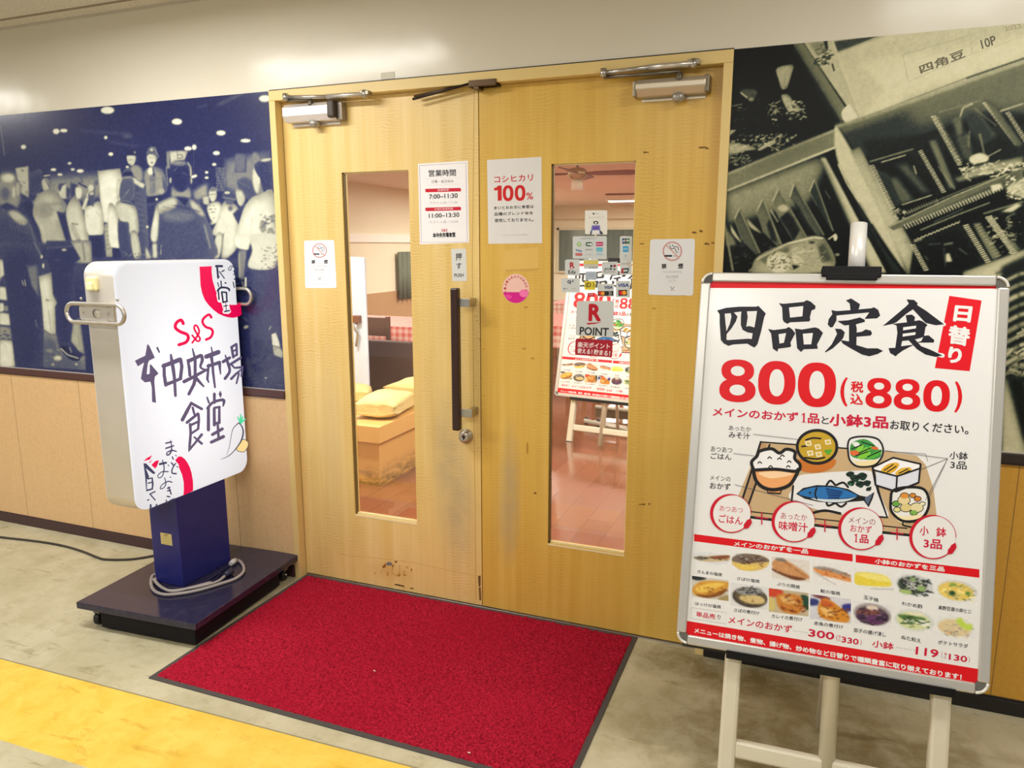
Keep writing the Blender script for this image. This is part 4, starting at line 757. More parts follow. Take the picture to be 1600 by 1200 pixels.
# coiled flex lying on the base, and a cord along the floor
zc = .118
cb = thing('power_cable', 'coiled grey power flex lying on the sign base in front of its blue post', 'cable', onZ(300, 925, .11))
path = [(366,878),(373,876),(380,884),(380,894),(368,904),(345,912),(315,921),(285,927),(258,929),(241,923),(236,910),(239,899),(247,898)]
rest = [(247,898),(243,906),(248,914),(264,922),(290,920),(320,914),(340,908),(352,899)]
mb = MB(); mb.tube(catmull([onZ(x, y, zc) for x, y in path], 6), .0065, mat((168,160,158), .45, 0, .4, .03), 8)
mb.tube(catmull([onZ(x, y+.5, zc+.004) for x, y in rest], 6), .006, mat((168,160,158), .45, 0, .4, .03), 8)
mb.tube(catmull([onZ(x, y, zc+.004) for x, y in ((240,905),(252,917),(270,924),(300,918),(330,910))], 6), .0065, mat((168,160,158), .45, 0, .4, .03), 8); mb.build('flex', cb)
mb = MB(); mb.tube(catmull([onZ(x, y, zc) for x, y in ((262,918),(290,918),(318,910),(340,896),(360,882))], 6), .0035, mat((30,34,74), .4), 8)
mb.tube(catmull([onZ(x, y, zc) for x, y in ((331,888),(334,881),(341,881),(345,888),(343,898),(338,904))], 6), .003, mat((30,34,74), .4), 8); mb.build('thin_wire', cb)
p, q = onZ(360, 881, zc+.008), onZ(368, 875, zc+.008); mb = MB(); mb.tube([p, p*.5+q*.5, q], [.009, .013, .010], mat((206,202,206), .4), 10); mb.build('plug', cb)
p, q = onZ(351, 899, zc+.008), onZ(362, 892, zc+.008); mb = MB(); mb.tube([p, p*.4+q*.6, q], [.010, .016, .014], mat((38,40,66), .4), 10); mb.build('socket', cb)
mb = MB(); mb.tube(catmull([onZ(x, y, .006) for x, y in ((-160,815),(-60,830),(0,839),(60,846),(100,853),(130,862),(150,870),(165,874),(200,874),(225,871),(250,866),(275,860),(300,856))], 5), .0055, mat((52,44,36), .5), 8)
tag(mb.build('floor_cord'), 'thin dark cord lying on the floor along the wall behind the lit sign', 'cord')

# ================================================================== red door mat
t = NT('red_pile'); o = t.obj(); n1 = t.noise(o, 130, 4, .8); n2 = t.noise(o, 3, 4, .6, .5)
c = t.mix(t.ramp(n1, [(.36, 0.), (.64, 1.)]), C3((96,3,24)), C3((196,36,60))); c = t.mix(t.ramp(n2, [(.35, 0.), (.7, .45)]), c, C3((156,16,42)))
M_pile = t.set(c, .95, 0, .1)
cx0, cx1, cy0, cy1 = .034, 1.580, -.876, .031
mt = thing('door_mat', 'red pile door mat with a grey rubber edge in front of the double doors', 'mat', ((cx0+cx1)/2, (cy0+cy1)/2, 0))
mb = MB(); mb.box(cx0, cx1, cy0, cy1, .0, .004, mat((74,70,68), .7, 0, .3, .1, 60), bev=.0015); mb.build('rubber_border', mt)
ins = .017; sp_ = .0055; nx, ny = int((cx1-cx0-2*ins)/sp_), int((cy1-cy0-2*ins)/sp_)
hh = .0085+np.clip(RNG.standard_normal((ny, nx))*.0026, -.0045, .006); hh[0] = hh[-1] = .003; hh[:, 0] = hh[:, -1] = .003
gx, gy = np.meshgrid(np.linspace(cx0+ins, cx1-ins, nx), np.linspace(cy0+ins, cy1-ins, ny)); gx = gx+RNG.uniform(-.0018, .0018, gx.shape); gy = gy+RNG.uniform(-.0018, .0018, gx.shape)
me = bpy.data.meshes.new('pile'); i_ = np.arange(nx*ny).reshape(ny, nx)
me.from_pydata(np.stack([gx, gy, hh], -1).reshape(-1, 3).tolist(), [], np.stack([i_[:-1, :-1], i_[:-1, 1:], i_[1:, 1:], i_[1:, :-1]], -1).reshape(-1, 4).tolist())
me.materials.append(M_pile); me.polygons.foreach_set('use_smooth', [True]*len(me.polygons)); o = bpy.data.objects.new('pile', me); link(o, mt); o.matrix_parent_inverse = mt.matrix_world.inverted()
for k, (px, py) in enumerate(((733,1176), (585,1048), (838,945))):
    p = onZ(px, py, .012); mb = MB(); mb.bm((lambda b: (bmesh.ops.create_icosphere(b, subdivisions=1, radius=.004), b)[1])(bmesh.new()), mat((226,214,196), .8), Matrix.Translation(p) @ Matrix.Diagonal((1.4, .6, .5, 1)))
    tag(mb.build('lint'), 'tiny pale speck of lint on the red door mat', 'lint', 'lint specks on the red mat')
# ================================================================== menu board on its stand
BW, BH, BY, BL_, BV = .78, 1.0735, R(1.852), R(14.02), .3947
bo = Vector((1.8217, -.6380, .3829)); Mrot = Matrix.Rotation(BY, 4, 'Z') @ Matrix.Rotation(-BL_, 4, 'X')
ex, eb, ev = (Mrot.to_3x3() @ Vector(q) for q in ((1,0,0), (0,1,0), (0,0,1)))
foot = bo-ev*BV+ex*BW/2
bd = thing('menu_stand', 'white framed menu board with black brush title on a leaning stand right of the doors', 'menu board', foot, (-BL_, 0, BY))
def bP(px, py, y=.007): q = hit(px, py, eb, eb.dot(foot)+y)-foot; return q.dot(ex), q.dot(ev)
bat = lambda u, v, h: (u, .007-h, v)
M_leg = mat((222,216,196), .4, .1, .4, .05, 12, name='cream_metal'); u0, u1, v0, v1 = -BW/2, BW/2, BV, BV+BH
def bpart(mb, name, parent=bd, bevel=0.): return mb.build(name, parent, True, bevel)
mb = MB(); c_ = .031; rw = .027
for a, b, c2, d2 in ((u0, u0+rw, v0+c_, v1-c_), (u1-rw, u1, v0+c_, v1-c_), (u0+c_, u1-c_, v0, v0+rw), (u0+c_, u1-c_, v1-rw, v1)): mb.box(a, b, .0, .02, c2, d2, M_alu, bev=.004)
frame_o = bpart(mb, 'snap_frame')
M_cap = mat((120,118,112), .3, .5, .5, .05)
for k, (cu, cvv, su, sv) in enumerate(((u0+c_, v1-c_, -1, 1), (u1-c_, v1-c_, 1, 1), (u1-c_, v0+c_, 1, -1), (u0+c_, v0+c_, -1, -1))):
    mb = MB(); pts = [(cu, .003, cvv)]+[(cu+su*c_*math.cos(a), .003, cvv+sv*c_*math.sin(a)) for a in np.linspace(0, math.pi/2, 9)]
    mb.prism(pts, (0, .015, 0), mat((58,56,52), .4, .2, .5, .05) if k == 0 else M_cap, False)
    mb.tube([(cu+su*(c_-.004)*math.cos(a), .002, cvv+sv*(c_-.004)*math.sin(a)) for a in np.linspace(0, math.pi/2, 9)], .004, mat((226,224,216), .25, .3), 8)
    bpart(mb, 'corner_cap')
mb = MB(); mb.box(u0+.012, u1-.012, .0085, .018, v0+.012, v1-.012, mat((190,188,182), .6)); bpart(mb, 'back_panel')
# --- the printed sheet
po = Print(bP, bat); WH = (238,238,238); RD = (222,4,22); CR_ = (206,14,60); BK = (26,26,38); TX = (40,36,42)
po.uvpoly([(u0+.02, v0+.02), (u1-.02, v0+.02), (u1-.02, v1-.02), (u0+.02, v1-.02)], mat(WH, .22, 0, .5, 0), 0)
p = po.view()
p.poly([(1107,439),(1556,444),(1556,451),(1107,450)], RD)
p.poly([(1084.4,834.4),(1332.3,865.8),(1332.3,877.4),(1084.4,845.6)], RD); p.poly([(1337,866.6),(1530.2,889.6),(1530.2,902.8),(1337,878.6)], RD); p.poly([(1072,969.8),(1533,1046),(1532.5,1074),(1071.5,993)], RD)
p = po.view(1110, 450, 7.273)
def glyph(outs, holes):
    for o_ in outs: p.poly(o_, BK, 2)
    for h_ in holes: p.poly(h_, WH, 3)
glyph([[(75,255),(180,225),(330,212),(520,212),(545,203),(630,290),(612,330),(575,500),(535,640),(500,678),(455,655),(420,632),(260,642),(205,658),(150,630),(118,590),(105,400),(105,300)]],
      [[(163,293),(232,287),(239,330),(220,410),(183,492),(172,400)], [(268,278),(352,268),(346,330),(345,420),(365,475),(420,505),(480,515),(470,580),(432,576),(200,592),(183,587),(185,525),(240,460),(290,380),(308,325)], [(415,266),(530,262),(515,360),(500,448),(440,432),(408,440),(424,330)]])
glyph([[(778,172),(830,180),(1060,158),(1095,138),(1140,155),(1195,205),(1190,240),(1150,255),(1130,335),(1135,360),(1125,380),(905,390),(875,408),(835,385),(822,360),(815,220)]], [[(893,222),(1055,205),(1045,322),(905,337)]])
glyph([[(655,465),(720,478),(860,460),(890,442),(930,470),(965,515),(910,620),(918,660),(905,672),(770,690),(762,725),(710,690),(690,520)]], [[(775,525),(860,512),(835,622),(785,632)]])
glyph([[(960,460),(1040,472),(1190,447),(1230,460),(1280,510),(1230,610),(1212,640),(1220,690),(1060,697),(1030,728),(985,685),(970,520)]], [[(1050,520),(1165,512),(1145,640),(1062,642)]])
p = po.view(1290, 450, 6.154)
tagq = [(1190,75),(1500,120),(1385,800),(1050,770)]; p.poly(tagq, (226,8,30), 1); p.stroke([(1140,350),(1090,330)], 34, WH, 2, False); p.stroke([(1125,650),(1075,640)], 40, WH, 2, False)
glyph([[(195,120),(245,100),(330,155),(325,185),(310,214),(240,222),(232,150)], [(55,213),(110,222),(240,213),(440,195),(465,185),(505,210),(525,265),(495,292),(375,297),(420,235),(250,250),(105,265),(105,310),(70,375),(45,380),(20,350),(30,300),(65,250)], [(112,318),(220,310),(330,283),(375,305),(378,325),(290,350),(180,360)], [(225,350),(290,345),(300,390),(295,570),(240,560),(225,530)], [(290,430),(350,420),(385,398),(435,410),(447,440),(430,458),(290,470)], [(90,390),(150,395),(185,425),(170,480),(145,510),(70,580),(0,620),(-8,615),(60,540),(110,440)], [(145,500),(230,515),(300,550),(400,580),(500,580),(552,605),(500,635),(420,657),(350,640),(240,580),(165,535)]], [])
glyph([[(778,110),(850,115),(885,145),(880,165),(960,215),(1080,305),(1140,350),(1060,358),(960,335),(900,270),(840,205),(780,245),(680,330),(640,345),(550,365),(650,280),(770,180),(800,150)], [(770,262),(830,255),(860,280),(850,335),(785,340)], [(640,345),(690,340),(780,330),(900,310),(930,320),(980,355),(960,380),(945,470),(880,490),(820,500),(735,510),(725,560),(820,562),(850,545),(745,600),(690,640),(675,658),(620,625),(605,578),(670,575),(690,430),(682,360)], [(790,495),(860,495),(920,560),(1000,590),(1125,650),(1060,663),(960,640),(880,590)], [(868,527),(920,510),(945,460),(990,455),(1045,500),(1040,525),(940,525)]], [[(745,378),(870,362),(868,388),(745,408)], [(742,440),(865,425),(862,450),(740,468)]])
p.text('日', (1245,165), (1415,178), (1222,320), WH, 3, .05); p.text('替', (1190,350), (1400,385), (1168,530), WH, 3, .04); p.text('り', (1188,560), (1318,578), (1170,715), WH, 3, .05)
p = po.view(1060, 400, 2.963)
p.fat('8', (192,476), (360,482), (188,674), RD, WH); p.fat('0', (372,482), (545,490), (366,684), RD, WH); p.fat('0', (556,489), (733,497), (550,696), RD, WH)
p.text('(', (750,560), (785,563), (748,694), RD, 2, .02); p.text(')', (1280,580), (1316,583), (1276,724), RD, 2, .02)
p.text('税', (799,578), (858,582), (797,630), RD, 2, .03); p.text('込', (797,636), (856,640), (795,686), RD, 2, .03)
p.fat('8', (870,562), (992,567), (864,703), RD, WH); p.fat('8', (1001,567), (1124,572), (995,709), RD, WH); p.fat('0', (1137,572), (1260,578), (1130,718), RD, WH)
p.text('メインのおかず', (160,699), (556,724), (158,741), CR_, 2, .03); p.one((570,726), (593,728), (568,770), CR_, 2, True); p.text('品', (600,727), (654,731), (598,774), CR_, 2, .03)
p.text('と', (664,742), (698,745), (662,776), TX, 2, .02); p.text('小鉢3品', (700,728), (974,741), (697,786), CR_, 2, .035); p.text('お取りください。', (982,760), (1345,783), (979,803), TX, 2, .02)
p.text('あったか', (234,784), (338,792), (233,806), TX, 2); p.text('みそ汁', (234,812), (332,819), (233,842), TX, 2, .015); p.text('あつあつ', (150,880), (250,887), (149,905), TX, 2); p.text('ごはん', (150,910), (246,917), (149,938), TX, 2, .015)
p.text('メインの', (147,1014), (242,1022), (146,1036), TX, 2); p.text('おかず', (146,1047), (242,1054), (145,1077), TX, 2, .015); p.text('小鉢', (1256,903), (1342,909), (1253,940), TX, 2, .015); p.text('3品', (1260,948), (1336,953), (1258,984), TX, 2, .015)
# tray drawing
po.wk = 1.5; p = po.view(1080, 640, 3.265); LNE = (24,22,24); TAN = (204,174,132)
p.poly([(355,165),(980,210),(1150,235),(1195,280),(1235,400),(1252,540),(1250,640),(1100,640),(200,535)], TAN, 1)
p.poly([(355,165),(385,178),(300,485),(262,455)], (186,150,108), 2); p.stroke([(355,165),(980,212)], 5, LNE, 2, False); p.stroke([(980,212),(1195,226)], 2, (150,140,130), 2, False); p.stroke([(1195,226),(1206,262)], 2, (150,140,130), 2, False); p.stroke([(355,165),(262,455)], 7, LNE, 2, False); p.stroke([(400,180),(290,490)], 7, LNE, 2, False); p.stroke([(300,548),(700,598),(1110,640)], 9, LNE, 2, False); p.stroke([(300,520),(620,555),(1100,606)], 4, LNE, 2, False)
p.blob([(545,340),(640,325),(780,315),(920,315),(945,380),(985,480),(1000,550),(860,540),(700,525),(510,460),(518,400)], (236,236,238), 3); p.stroke([(930,320),(955,420),(1000,550),(860,540)], 9, LNE, 3, False); p.stroke([(520,390),(512,470)], 7, LNE, 3, False); p.stroke([(610,530),(680,515),(760,530)], 9, LNE, 3)
p.blob([(545,255),(640,262),(735,255),(715,300),(640,322),(560,310)], (204,118,44), 3); p.ell(642,190,100,84,(200,164,44),4,32); p.stroke([(642+101*math.cos(a),190+84*math.sin(a)) for a in np.linspace(0,6.28,26)][:-1], 10, LNE, 5, True, True)
for x, y in ((597,172),(645,190),(697,166),(607,222),(650,228)): p.poly([(x-17,y-10),(x+12,y-14),(x+18,y+10),(x-10,y+14)], (250,246,230), 5); p.poly([(x-11,y-6),(x+8,y-9),(x+12,y+6),(x-6,y+9)], (222,190,90), 6)
for x, y in ((690,212),(708,210),(700,222)): p.ell(x,y,11,8,(84,170,50),5,10)
for a in ([(585,155),(620,145),(660,148)], [(565,188),(590,185)], [(580,245),(640,252),(680,244)]): p.stroke(a, 6, LNE, 5)
p.blob([(318,310),(400,300),(540,310),(530,355),(490,395),(420,412),(360,390),(328,350)], (240,170,108), 4); p.blob([(345,322),(450,315),(520,330),(430,350),(380,345)], (252,214,170), 5); p.stroke([(316,300),(330,360),(370,398),(430,408),(500,385),(538,330),(545,305)], 12, LNE, 6); p.poly([(388,408),(460,412),(455,430),(392,424)], (220,150,90), 5); p.stroke([(388,408),(390,424),(456,428),(458,412)], 5, LNE, 6, False)
p.blob([(318,305),(308,270),(330,240),(355,210),(410,200),(455,215),(490,200),(525,215),(530,250),(555,280),(540,312),(430,305)], (244,244,246), 5); p.stroke([(318,305),(308,268),(335,238),(350,212),(410,200),(450,222),(485,202),(528,215),(528,250),(555,282),(538,314),(430,304),(330,308)], 11, LNE, 6)
for x, y in ((400,245),(450,250),(500,265),(350,270),(405,290),(495,290),(465,235)): p.stroke([(x-9,y+4),(x,y-4),(x+9,y+4)], 4, LNE, 6)
p.blob([(798,190),(800,150),(870,138),(950,150),(975,190),(965,250),(920,285),(850,285),(810,250)], (240,240,240), 3); p.poly([(815,250),(850,265),(960,255),(930,292),(860,296)], (246,228,176), 4)
for q, cc in (([(820,170),(880,150),(930,175),(970,230),(930,255),(830,245),(810,215)], (62,150,70)), ([(835,212),(865,180),(880,190),(850,222)], (140,210,70)), ([(850,220),(910,180),(920,200),(870,225)], (120,200,60)), ([(900,240),(960,205),(970,222),(915,255)], (80,180,60)), ([(850,240),(900,215),(915,228),(870,255)], (130,206,60)), ([(880,165),(925,172),(900,195)], (60,160,80)), ([(808,215),(840,208),(860,225),(825,235)], (226,110,60)), ([(920,190),(950,192),(952,204),(925,202)], (226,100,50)), ([(822,170),(845,165),(860,178),(838,190)], (236,240,236))): p.blob(q, cc, 5, 3)
for a in ([(820,200),(870,180)], [(855,222),(915,196)], [(900,240),(965,212)], [(870,165),(930,185)], [(840,235),(900,215)]): p.stroke(a, 4, LNE, 6, False)
p.stroke([(798,185),(812,148),(880,137),(950,150),(978,195),(970,245),(930,285),(850,290),(808,255)], 6, LNE, 6, True, True)
p.poly([(940,300),(1055,330),(1168,290),(1160,370),(1045,415),(945,385)], (226,230,244), 4); p.poly([(925,295),(1030,245),(1170,278),(1165,300),(1050,338),(940,310)], (250,250,252), 5); p.blob([(968,310),(1000,280),(1045,270),(1060,285),(1030,320),(985,325)], (232,180,54), 6); p.blob([(1040,325),(1070,300),(1115,295),(1122,310),(1090,330),(1060,338)], (232,184,64), 6)
for a in ([(985,310),(1030,280)], [(1000,318),(1045,290)], [(1060,325),(1105,302)], [(1075,330),(1112,312)]): p.stroke(a, 4, LNE, 7, False)
p.stroke([(925,295),(1030,245),(1172,278),(1165,300),(1050,340),(930,308)], 6, LNE, 7, False, True); p.stroke([(925,295),(940,385),(1045,418),(1160,372),(1170,280)], 7, LNE, 7, False); p.stroke([(1050,338),(1045,415)], 6, LNE, 7, False)
for x, y, r_ in ((810,330,22),(835,350,26),(870,340,28),(860,380,24),(895,375,22),(815,375,20),(905,405,14)): p.blob([(x-r_,y),(x,y-r_*.7),(x+r_,y-r_*.2),(x+r_*.3,y+r_*.8)], (22,58,44), 6, 3); p.stroke([(x-r_*.6,y+6),(x+r_*.7,y-8)], 6, LNE, 7, False)
p.ell(830,352,9,7,(50,120,80),7,10); p.ell(812,382,8,7,(50,120,80),7,10)
fish = [(535,430),(570,400),(640,385),(720,388),(800,405),(860,438),(895,445),(935,420),(925,455),(905,498),(880,465),(820,470),(740,478),(650,470),(580,455)]
p.poly(fish, LNE, 5); p.blob([(548,430),(590,404),(660,394),(760,402),(848,440),(790,452),(700,456),(620,450)], (40,116,186), 6, 4); p.blob([(610,452),(700,458),(800,455),(840,446),(780,470),(680,470)], (214,226,234), 6, 3); p.poly([(885,450),(925,430),(915,455),(902,485),(888,466)], (92,104,132), 6)
p.stroke([(640,400),(632,430),(640,455)], 6, LNE, 7); p.ell(606,424,6,6,LNE,7,10)
for k in range(4): p.stroke([(690+k*4,405+k*14),(770-k*6,420+k*10)], 6, (16,60,120), 7, False)
p.stroke([(690,385),(710,362),(735,385)], 7, LNE, 7); p.stroke([(740,385),(775,372),(800,395)], 7, LNE, 7); p.stroke([(690,475),(700,490),(730,478)], 7, LNE, 7); p.stroke([(740,480),(765,495),(790,478)], 7, LNE, 7)
p.blob([(1018,450),(1030,415),(1100,398),(1180,405),(1208,450),(1205,510),(1160,560),(1080,565),(1025,520)], (238,238,234), 5); p.blob([(1025,520),(1080,545),(1180,535),(1160,565),(1080,580),(1040,555)], (246,232,186), 6)
for x, y, r_, cc in ((1088,440,24,(226,150,60)),(1130,438,18,(222,140,50)),(1155,455,20,(210,130,50)),(1085,462,34,(234,214,160)),(1150,500,36,(232,220,170)),(1095,500,32,(224,206,140)),(1045,480,22,(110,170,70)),(1050,510,20,(226,220,150)),(1135,525,22,(130,180,80)),(1180,480,16,(236,230,200))): p.ell(x,y,r_,r_*.75,LNE,6,14); p.ell(x,y,r_-4,r_*.75-4,cc,7,14)
p.stroke([(1018,455),(1030,412),(1100,396),(1180,403),(1210,450),(1206,510),(1165,560),(1080,568),(1022,520)], 9, LNE, 8, True, True); p.stroke([(1080,575),(1082,590),(1120,598)], 5, LNE, 8)
for a in ([(318,126),(545,152)], [(216,224),(320,236)], [(222,382),(620,488)], [(960,205),(1308,250)], [(1170,306),(1308,250)], [(1195,460),(1308,250)], [(1215,445),(1308,250)]): p.stroke(a, 1.6, (90,88,96), 8, False)
for cx_, cy_, r_ in ((205,530,98),(525,572,104),(868,608,108),(1235,650,112)):
    p.ell(cx_, cy_, r_, r_*.96, (238,236,236), 8, 36)
    ring = [(cx_+r_*1.03*math.cos(a), cy_+r_*.98*math.sin(a), 2+9*max(0, -math.cos(a-.3))+2*max(0, math.sin(a))+(16 if .3 < a < .75 else 0)) for a in np.linspace(.28, 6.3, 40)]
    p.stroke(ring, 6, (206,12,44), 9)
po.wk = 1.
p.text('あつあつ', (145,488), (264,500), (144,516), CR_, 9); p.text('ごはん', (142,532), (264,546), (140,574), CR_, 9, .02); p.text('あったか', (458,524), (592,536), (456,556), (180,20,50), 9); p.text('味噌汁', (448,566), (596,578), (446,614), CR_, 9, .02)
p.text('メインの', (804,545), (940,558), (802,576), (150,20,50), 9); p.text('おかず', (812,584), (922,594), (810,622), CR_, 9, .01); p.one((832,632), (852,634), (830,676), CR_, 9, True); p.text('品', (860,636), (906,640), (858,680), CR_, 9, .03)
p.text('小', (1166,592), (1212,596), (1164,640), CR_, 9, .02); p.text('鉢', (1250,598), (1302,602), (1248,648), CR_, 9, .02); p.text('3品', (1186,656), (1280,664), (1184,706), CR_, 9, .03)
for x, y in ((360,552),(682,590),(1050,630)): p.poly([(x-32,y-7),(x+32,y+1),(x+32,y+7),(x-32,y-1)], CR_, 9); p.poly([(x-3,y-30),(x+3,y-30),(x+3,y+34),(x-3,y+34)], CR_, 9)
# food photographs
def food(bgc, ops, w_=44, h_=30):
    img = np.zeros((h_, w_, 3), np.float32); cs = [Canvas(0, 0, w_, h_, bgc[q]/255.) for q in range(3)]
    st = random.getstate()
    for op in ops:
        st = random.getstate()
        for q in range(3):
            random.setstate(st); c = cs[q]; g = op[6 if op[0] == 'n' else -1][q]/255.
            if op[0] == 'e': c.ell(op[1]*w_, op[2]*h_, op[3]*w_, op[4]*h_, g, .7, 1, op[5] if len(op) > 6 else 0)
            elif op[0] == 'b': c.blob([(x*w_, y*h_) for x, y in op[1]], g, .7)
            elif op[0] == 'l': c.line([(x*w_, y*h_) for x, y in op[1]], op[2], g, .5)
            elif op[0] == 'n': c.bits(op[1]*w_, op[2]*h_, op[3]*w_, op[4]*h_, op[5], g, op[7], .8)
    n = fnoise(h_, w_, .7, .016)
    for q in range(3): img[..., q] = np.clip(cs[q].a+n, 0, 1)
    return np.where(img <= .04045, img/12.92, ((img+.055)/1.055)**2.4)
PH = photo_mat('food_print', .25, .5); pl_ = (226,228,232); wh = (238,238,238)
def foodpic(view, tl, br, sk, bgc, ops, cap, c0, c1, h_):
    p = po.view(*view); p.grid([tl, (br[0], tl[1]+sk), br, (tl[0], br[1]-sk)], food(bgc, ops), PH, 1)
    p.text(cap, c0, c1, (c0[0]-2, c0[1]+h_), (34,32,40), 2, .012)
V3, V4 = (1050, 820, 4.8), (1310, 830, 4.614); br_, dk, gd = (150,90,40), (60,44,36), (226,170,60)
foodpic(V3, (160,176), (436,318), 34, wh, [('e',.5,.55,.5,.4,pl_), ('b',[(.02,.62),(.3,.45),(.98,.2),(.99,.5),(.6,.75),(.2,.8)],(206,186,146)), ('b',[(.02,.62),(.3,.5),(.45,.55),(.2,.75)],(120,112,100)), ('b',[(.45,.45),(.95,.2),(.9,.45),(.6,.55)],(140,80,50)), ('n',.05,.5,.9,.6,16,(70,60,56),2.5)], 'さんまの塩焼', (192,336), (376,362), 26)
foodpic(V3, (448,200), (730,366), 34, wh, [('b',[(0,.6),(.2,.15),(.7,0),(1,.3),(.8,.8),(.3,1)],(226,192,110)), ('b',[(0,.5),(.2,.12),(.7,.02),(1,.3),(.6,.5),(.3,.6)],(120,104,92)), ('n',.1,.2,.85,.6,26,(90,44,20),3), ('b',[(.1,.7),(.5,.68),(.7,.7),(.4,.95)],(236,206,96)), ('n',.1,.1,.9,.4,12,(200,196,190),2)], 'さばの塩焼', (490,388), (658,412), 26)
foodpic(V3, (748,236), (1032,432), 34, (228,222,216), [('b',[(.02,.3),(.2,.08),(.5,.2),(1,.75),(.6,.9),(.1,.6)],(206,148,96)), ('b',[(.02,.55),(.4,.75),(.9,.85),(.6,.95),(.1,.7)],(110,60,30)), ('l',[(.3,.15),(.9,.75)],1.5,(170,110,66)), ('b',[(.1,.1),(.3,.05),(.4,.18),(.2,.2)],(130,120,110)), ('n',.1,.3,.8,.7,14,(226,180,130),2)], 'ぶりの照焼', (788,428), (960,454), 28)
foodpic(V3, (1058,268), (1344,470), 36, (238,236,236), [('b',[(.0,.35),(.3,.28),(.75,.4),(1,.6),(.98,.75),(.6,.68),(.2,.6)],(226,150,84)), ('b',[(.0,.33),(.3,.22),(.75,.34),(1,.55),(.5,.42)],(160,150,140)), ('n',.1,.35,.95,.65,18,(190,100,44),2.5), ('l',[(.0,.5),(.6,.95)],1,(170,170,176))], '鮭の塩焼', (1114,480), (1262,502), 28)
foodpic(V3, (150,382), (424,572), 34, (214,210,200), [('b',[(0,0),(.4,.05),(.2,.2),(0,.15)],(40,44,44)), ('b',[(.02,.6),(.3,.2),(.95,.1),(.98,.35),(.8,.7),(.4,.9),(.1,.9)],(216,158,60)), ('b',[(.1,.6),(.5,.25),(.9,.2),(.6,.5),(.3,.75)],(240,200,90)), ('b',[(.1,.85),(.5,.8),(.95,.4),(.8,.75),(.4,.97)],(130,76,24)), ('n',.1,.3,.9,.8,14,(180,110,34),3), ('b',[(.7,.95),(.95,.7),(1,1)],(170,150,100))], 'ほっけの塩焼', (174,576), (368,604), 26)
foodpic(V3, (438,432), (718,640), 36, (226,226,228), [('e',.52,.55,.46,.42,(70,60,50)), ('e',.55,.5,.42,.36,(96,84,60)), ('b',[(.15,.3),(.75,.1),(.85,.3),(.75,.45),(.4,.5)],(150,150,148)), ('n',.2,.15,.8,.45,20,(50,54,58),3.2), ('b',[(.25,.55),(.7,.42),(.9,.55),(.85,.75),(.4,.78)],(214,190,130)), ('n',.3,.5,.8,.75,8,(170,130,70),2.5)], 'さばの煮付け', (466,624), (656,650), 28)
foodpic(V3, (726,474), (1024,688), 38, (196,180,150), [('b',[(0,0),(.35,.05),(.3,.3),(0,.35)],(206,70,40)), ('b',[(.8,.15),(1,.2),(1,.7),(.85,.6)],(30,70,46)), ('b',[(.0,.4),(.15,.5),(.15,.9),(0,.9)],(214,196,120)), ('b',[(.2,.3),(.5,.15),(.8,.2),(.85,.6),(.7,.95),(.3,.85)],(204,130,50)), ('b',[(.3,.3),(.6,.3),(.65,.5),(.4,.55)],(230,180,104)), ('n',.25,.3,.85,.9,26,(160,70,20),3.5), ('n',.3,.3,.7,.6,10,(244,214,150),2)], 'カレイの煮付け', (748,668), (978,696), 30)
foodpic(V3, (1036,520), (1342,742), 38, (214,214,224), [('b',[(.05,.05),(.3,0),(.5,.1),(.4,.2)],(120,60,70)), ('b',[(0,.2),(.2,.2),(.2,.4),(0,.45)],(50,56,120)), ('b',[(.78,.3),(1,.2),(1,.45),(.85,.55)],(50,50,140)), ('b',[(.2,.5),(.35,.1),(.65,.3),(.95,.7),(.85,.98),(.3,.9)],(214,140,40)), ('b',[(.3,.15),(.6,.3),(.5,.45),(.3,.4)],(206,100,40)), ('b',[(.25,.5),(.5,.5),(.6,.7),(.4,.8)],(240,190,110)), ('n',.2,.4,.9,.9,22,(150,76,16),3.2)], '赤魚の煮付け', (1066,722), (1284,752), 30)
foodpic(V4, (116,262), (400,438), 36, (236,236,234), [('b',[(.02,.35),(.2,.2),(.75,.22),(.92,.55),(.85,.75),(.3,.85),(.02,.8)],(236,214,70)), ('b',[(.05,.3),(.7,.22),(.9,.5),(.4,.5)],(248,234,130)), ('l',[(.4,.98),(1,.85)],1,(160,160,166))], '玉子焼', (182,458), (290,484), 30)
foodpic(V4, (408,288), (694,492), 38, wh, [('e',.5,.5,.46,.44,(206,210,212)), ('e',.44,.52,.36,.36,(70,80,66)), ('n',.1,.25,.8,.85,60,(30,36,34),4), ('n',.15,.25,.75,.75,46,(230,230,226),3.2), ('e',.66,.6,.1,.12,(150,180,110)), ('e',.28,.82,.16,.1,(170,196,120)), ('e',.45,.25,.08,.08,(140,170,110))], 'わかめ酢', (458,504), (608,530), 30)
foodpic(V4, (710,330), (1006,532), 38, wh, [('e',.5,.5,.48,.44,(214,214,206)), ('e',.46,.52,.42,.38,(236,206,100)), ('n',.1,.3,.85,.85,30,(246,228,150),4), ('e',.38,.62,.08,.1,(40,74,40)), ('e',.75,.55,.06,.08,(90,140,60)), ('e',.4,.25,.08,.06,(120,160,70)), ('n',.1,.3,.85,.85,14,(120,150,60),2.5)], '高野豆腐の卵とじ', (722,534), (960,566), 30)
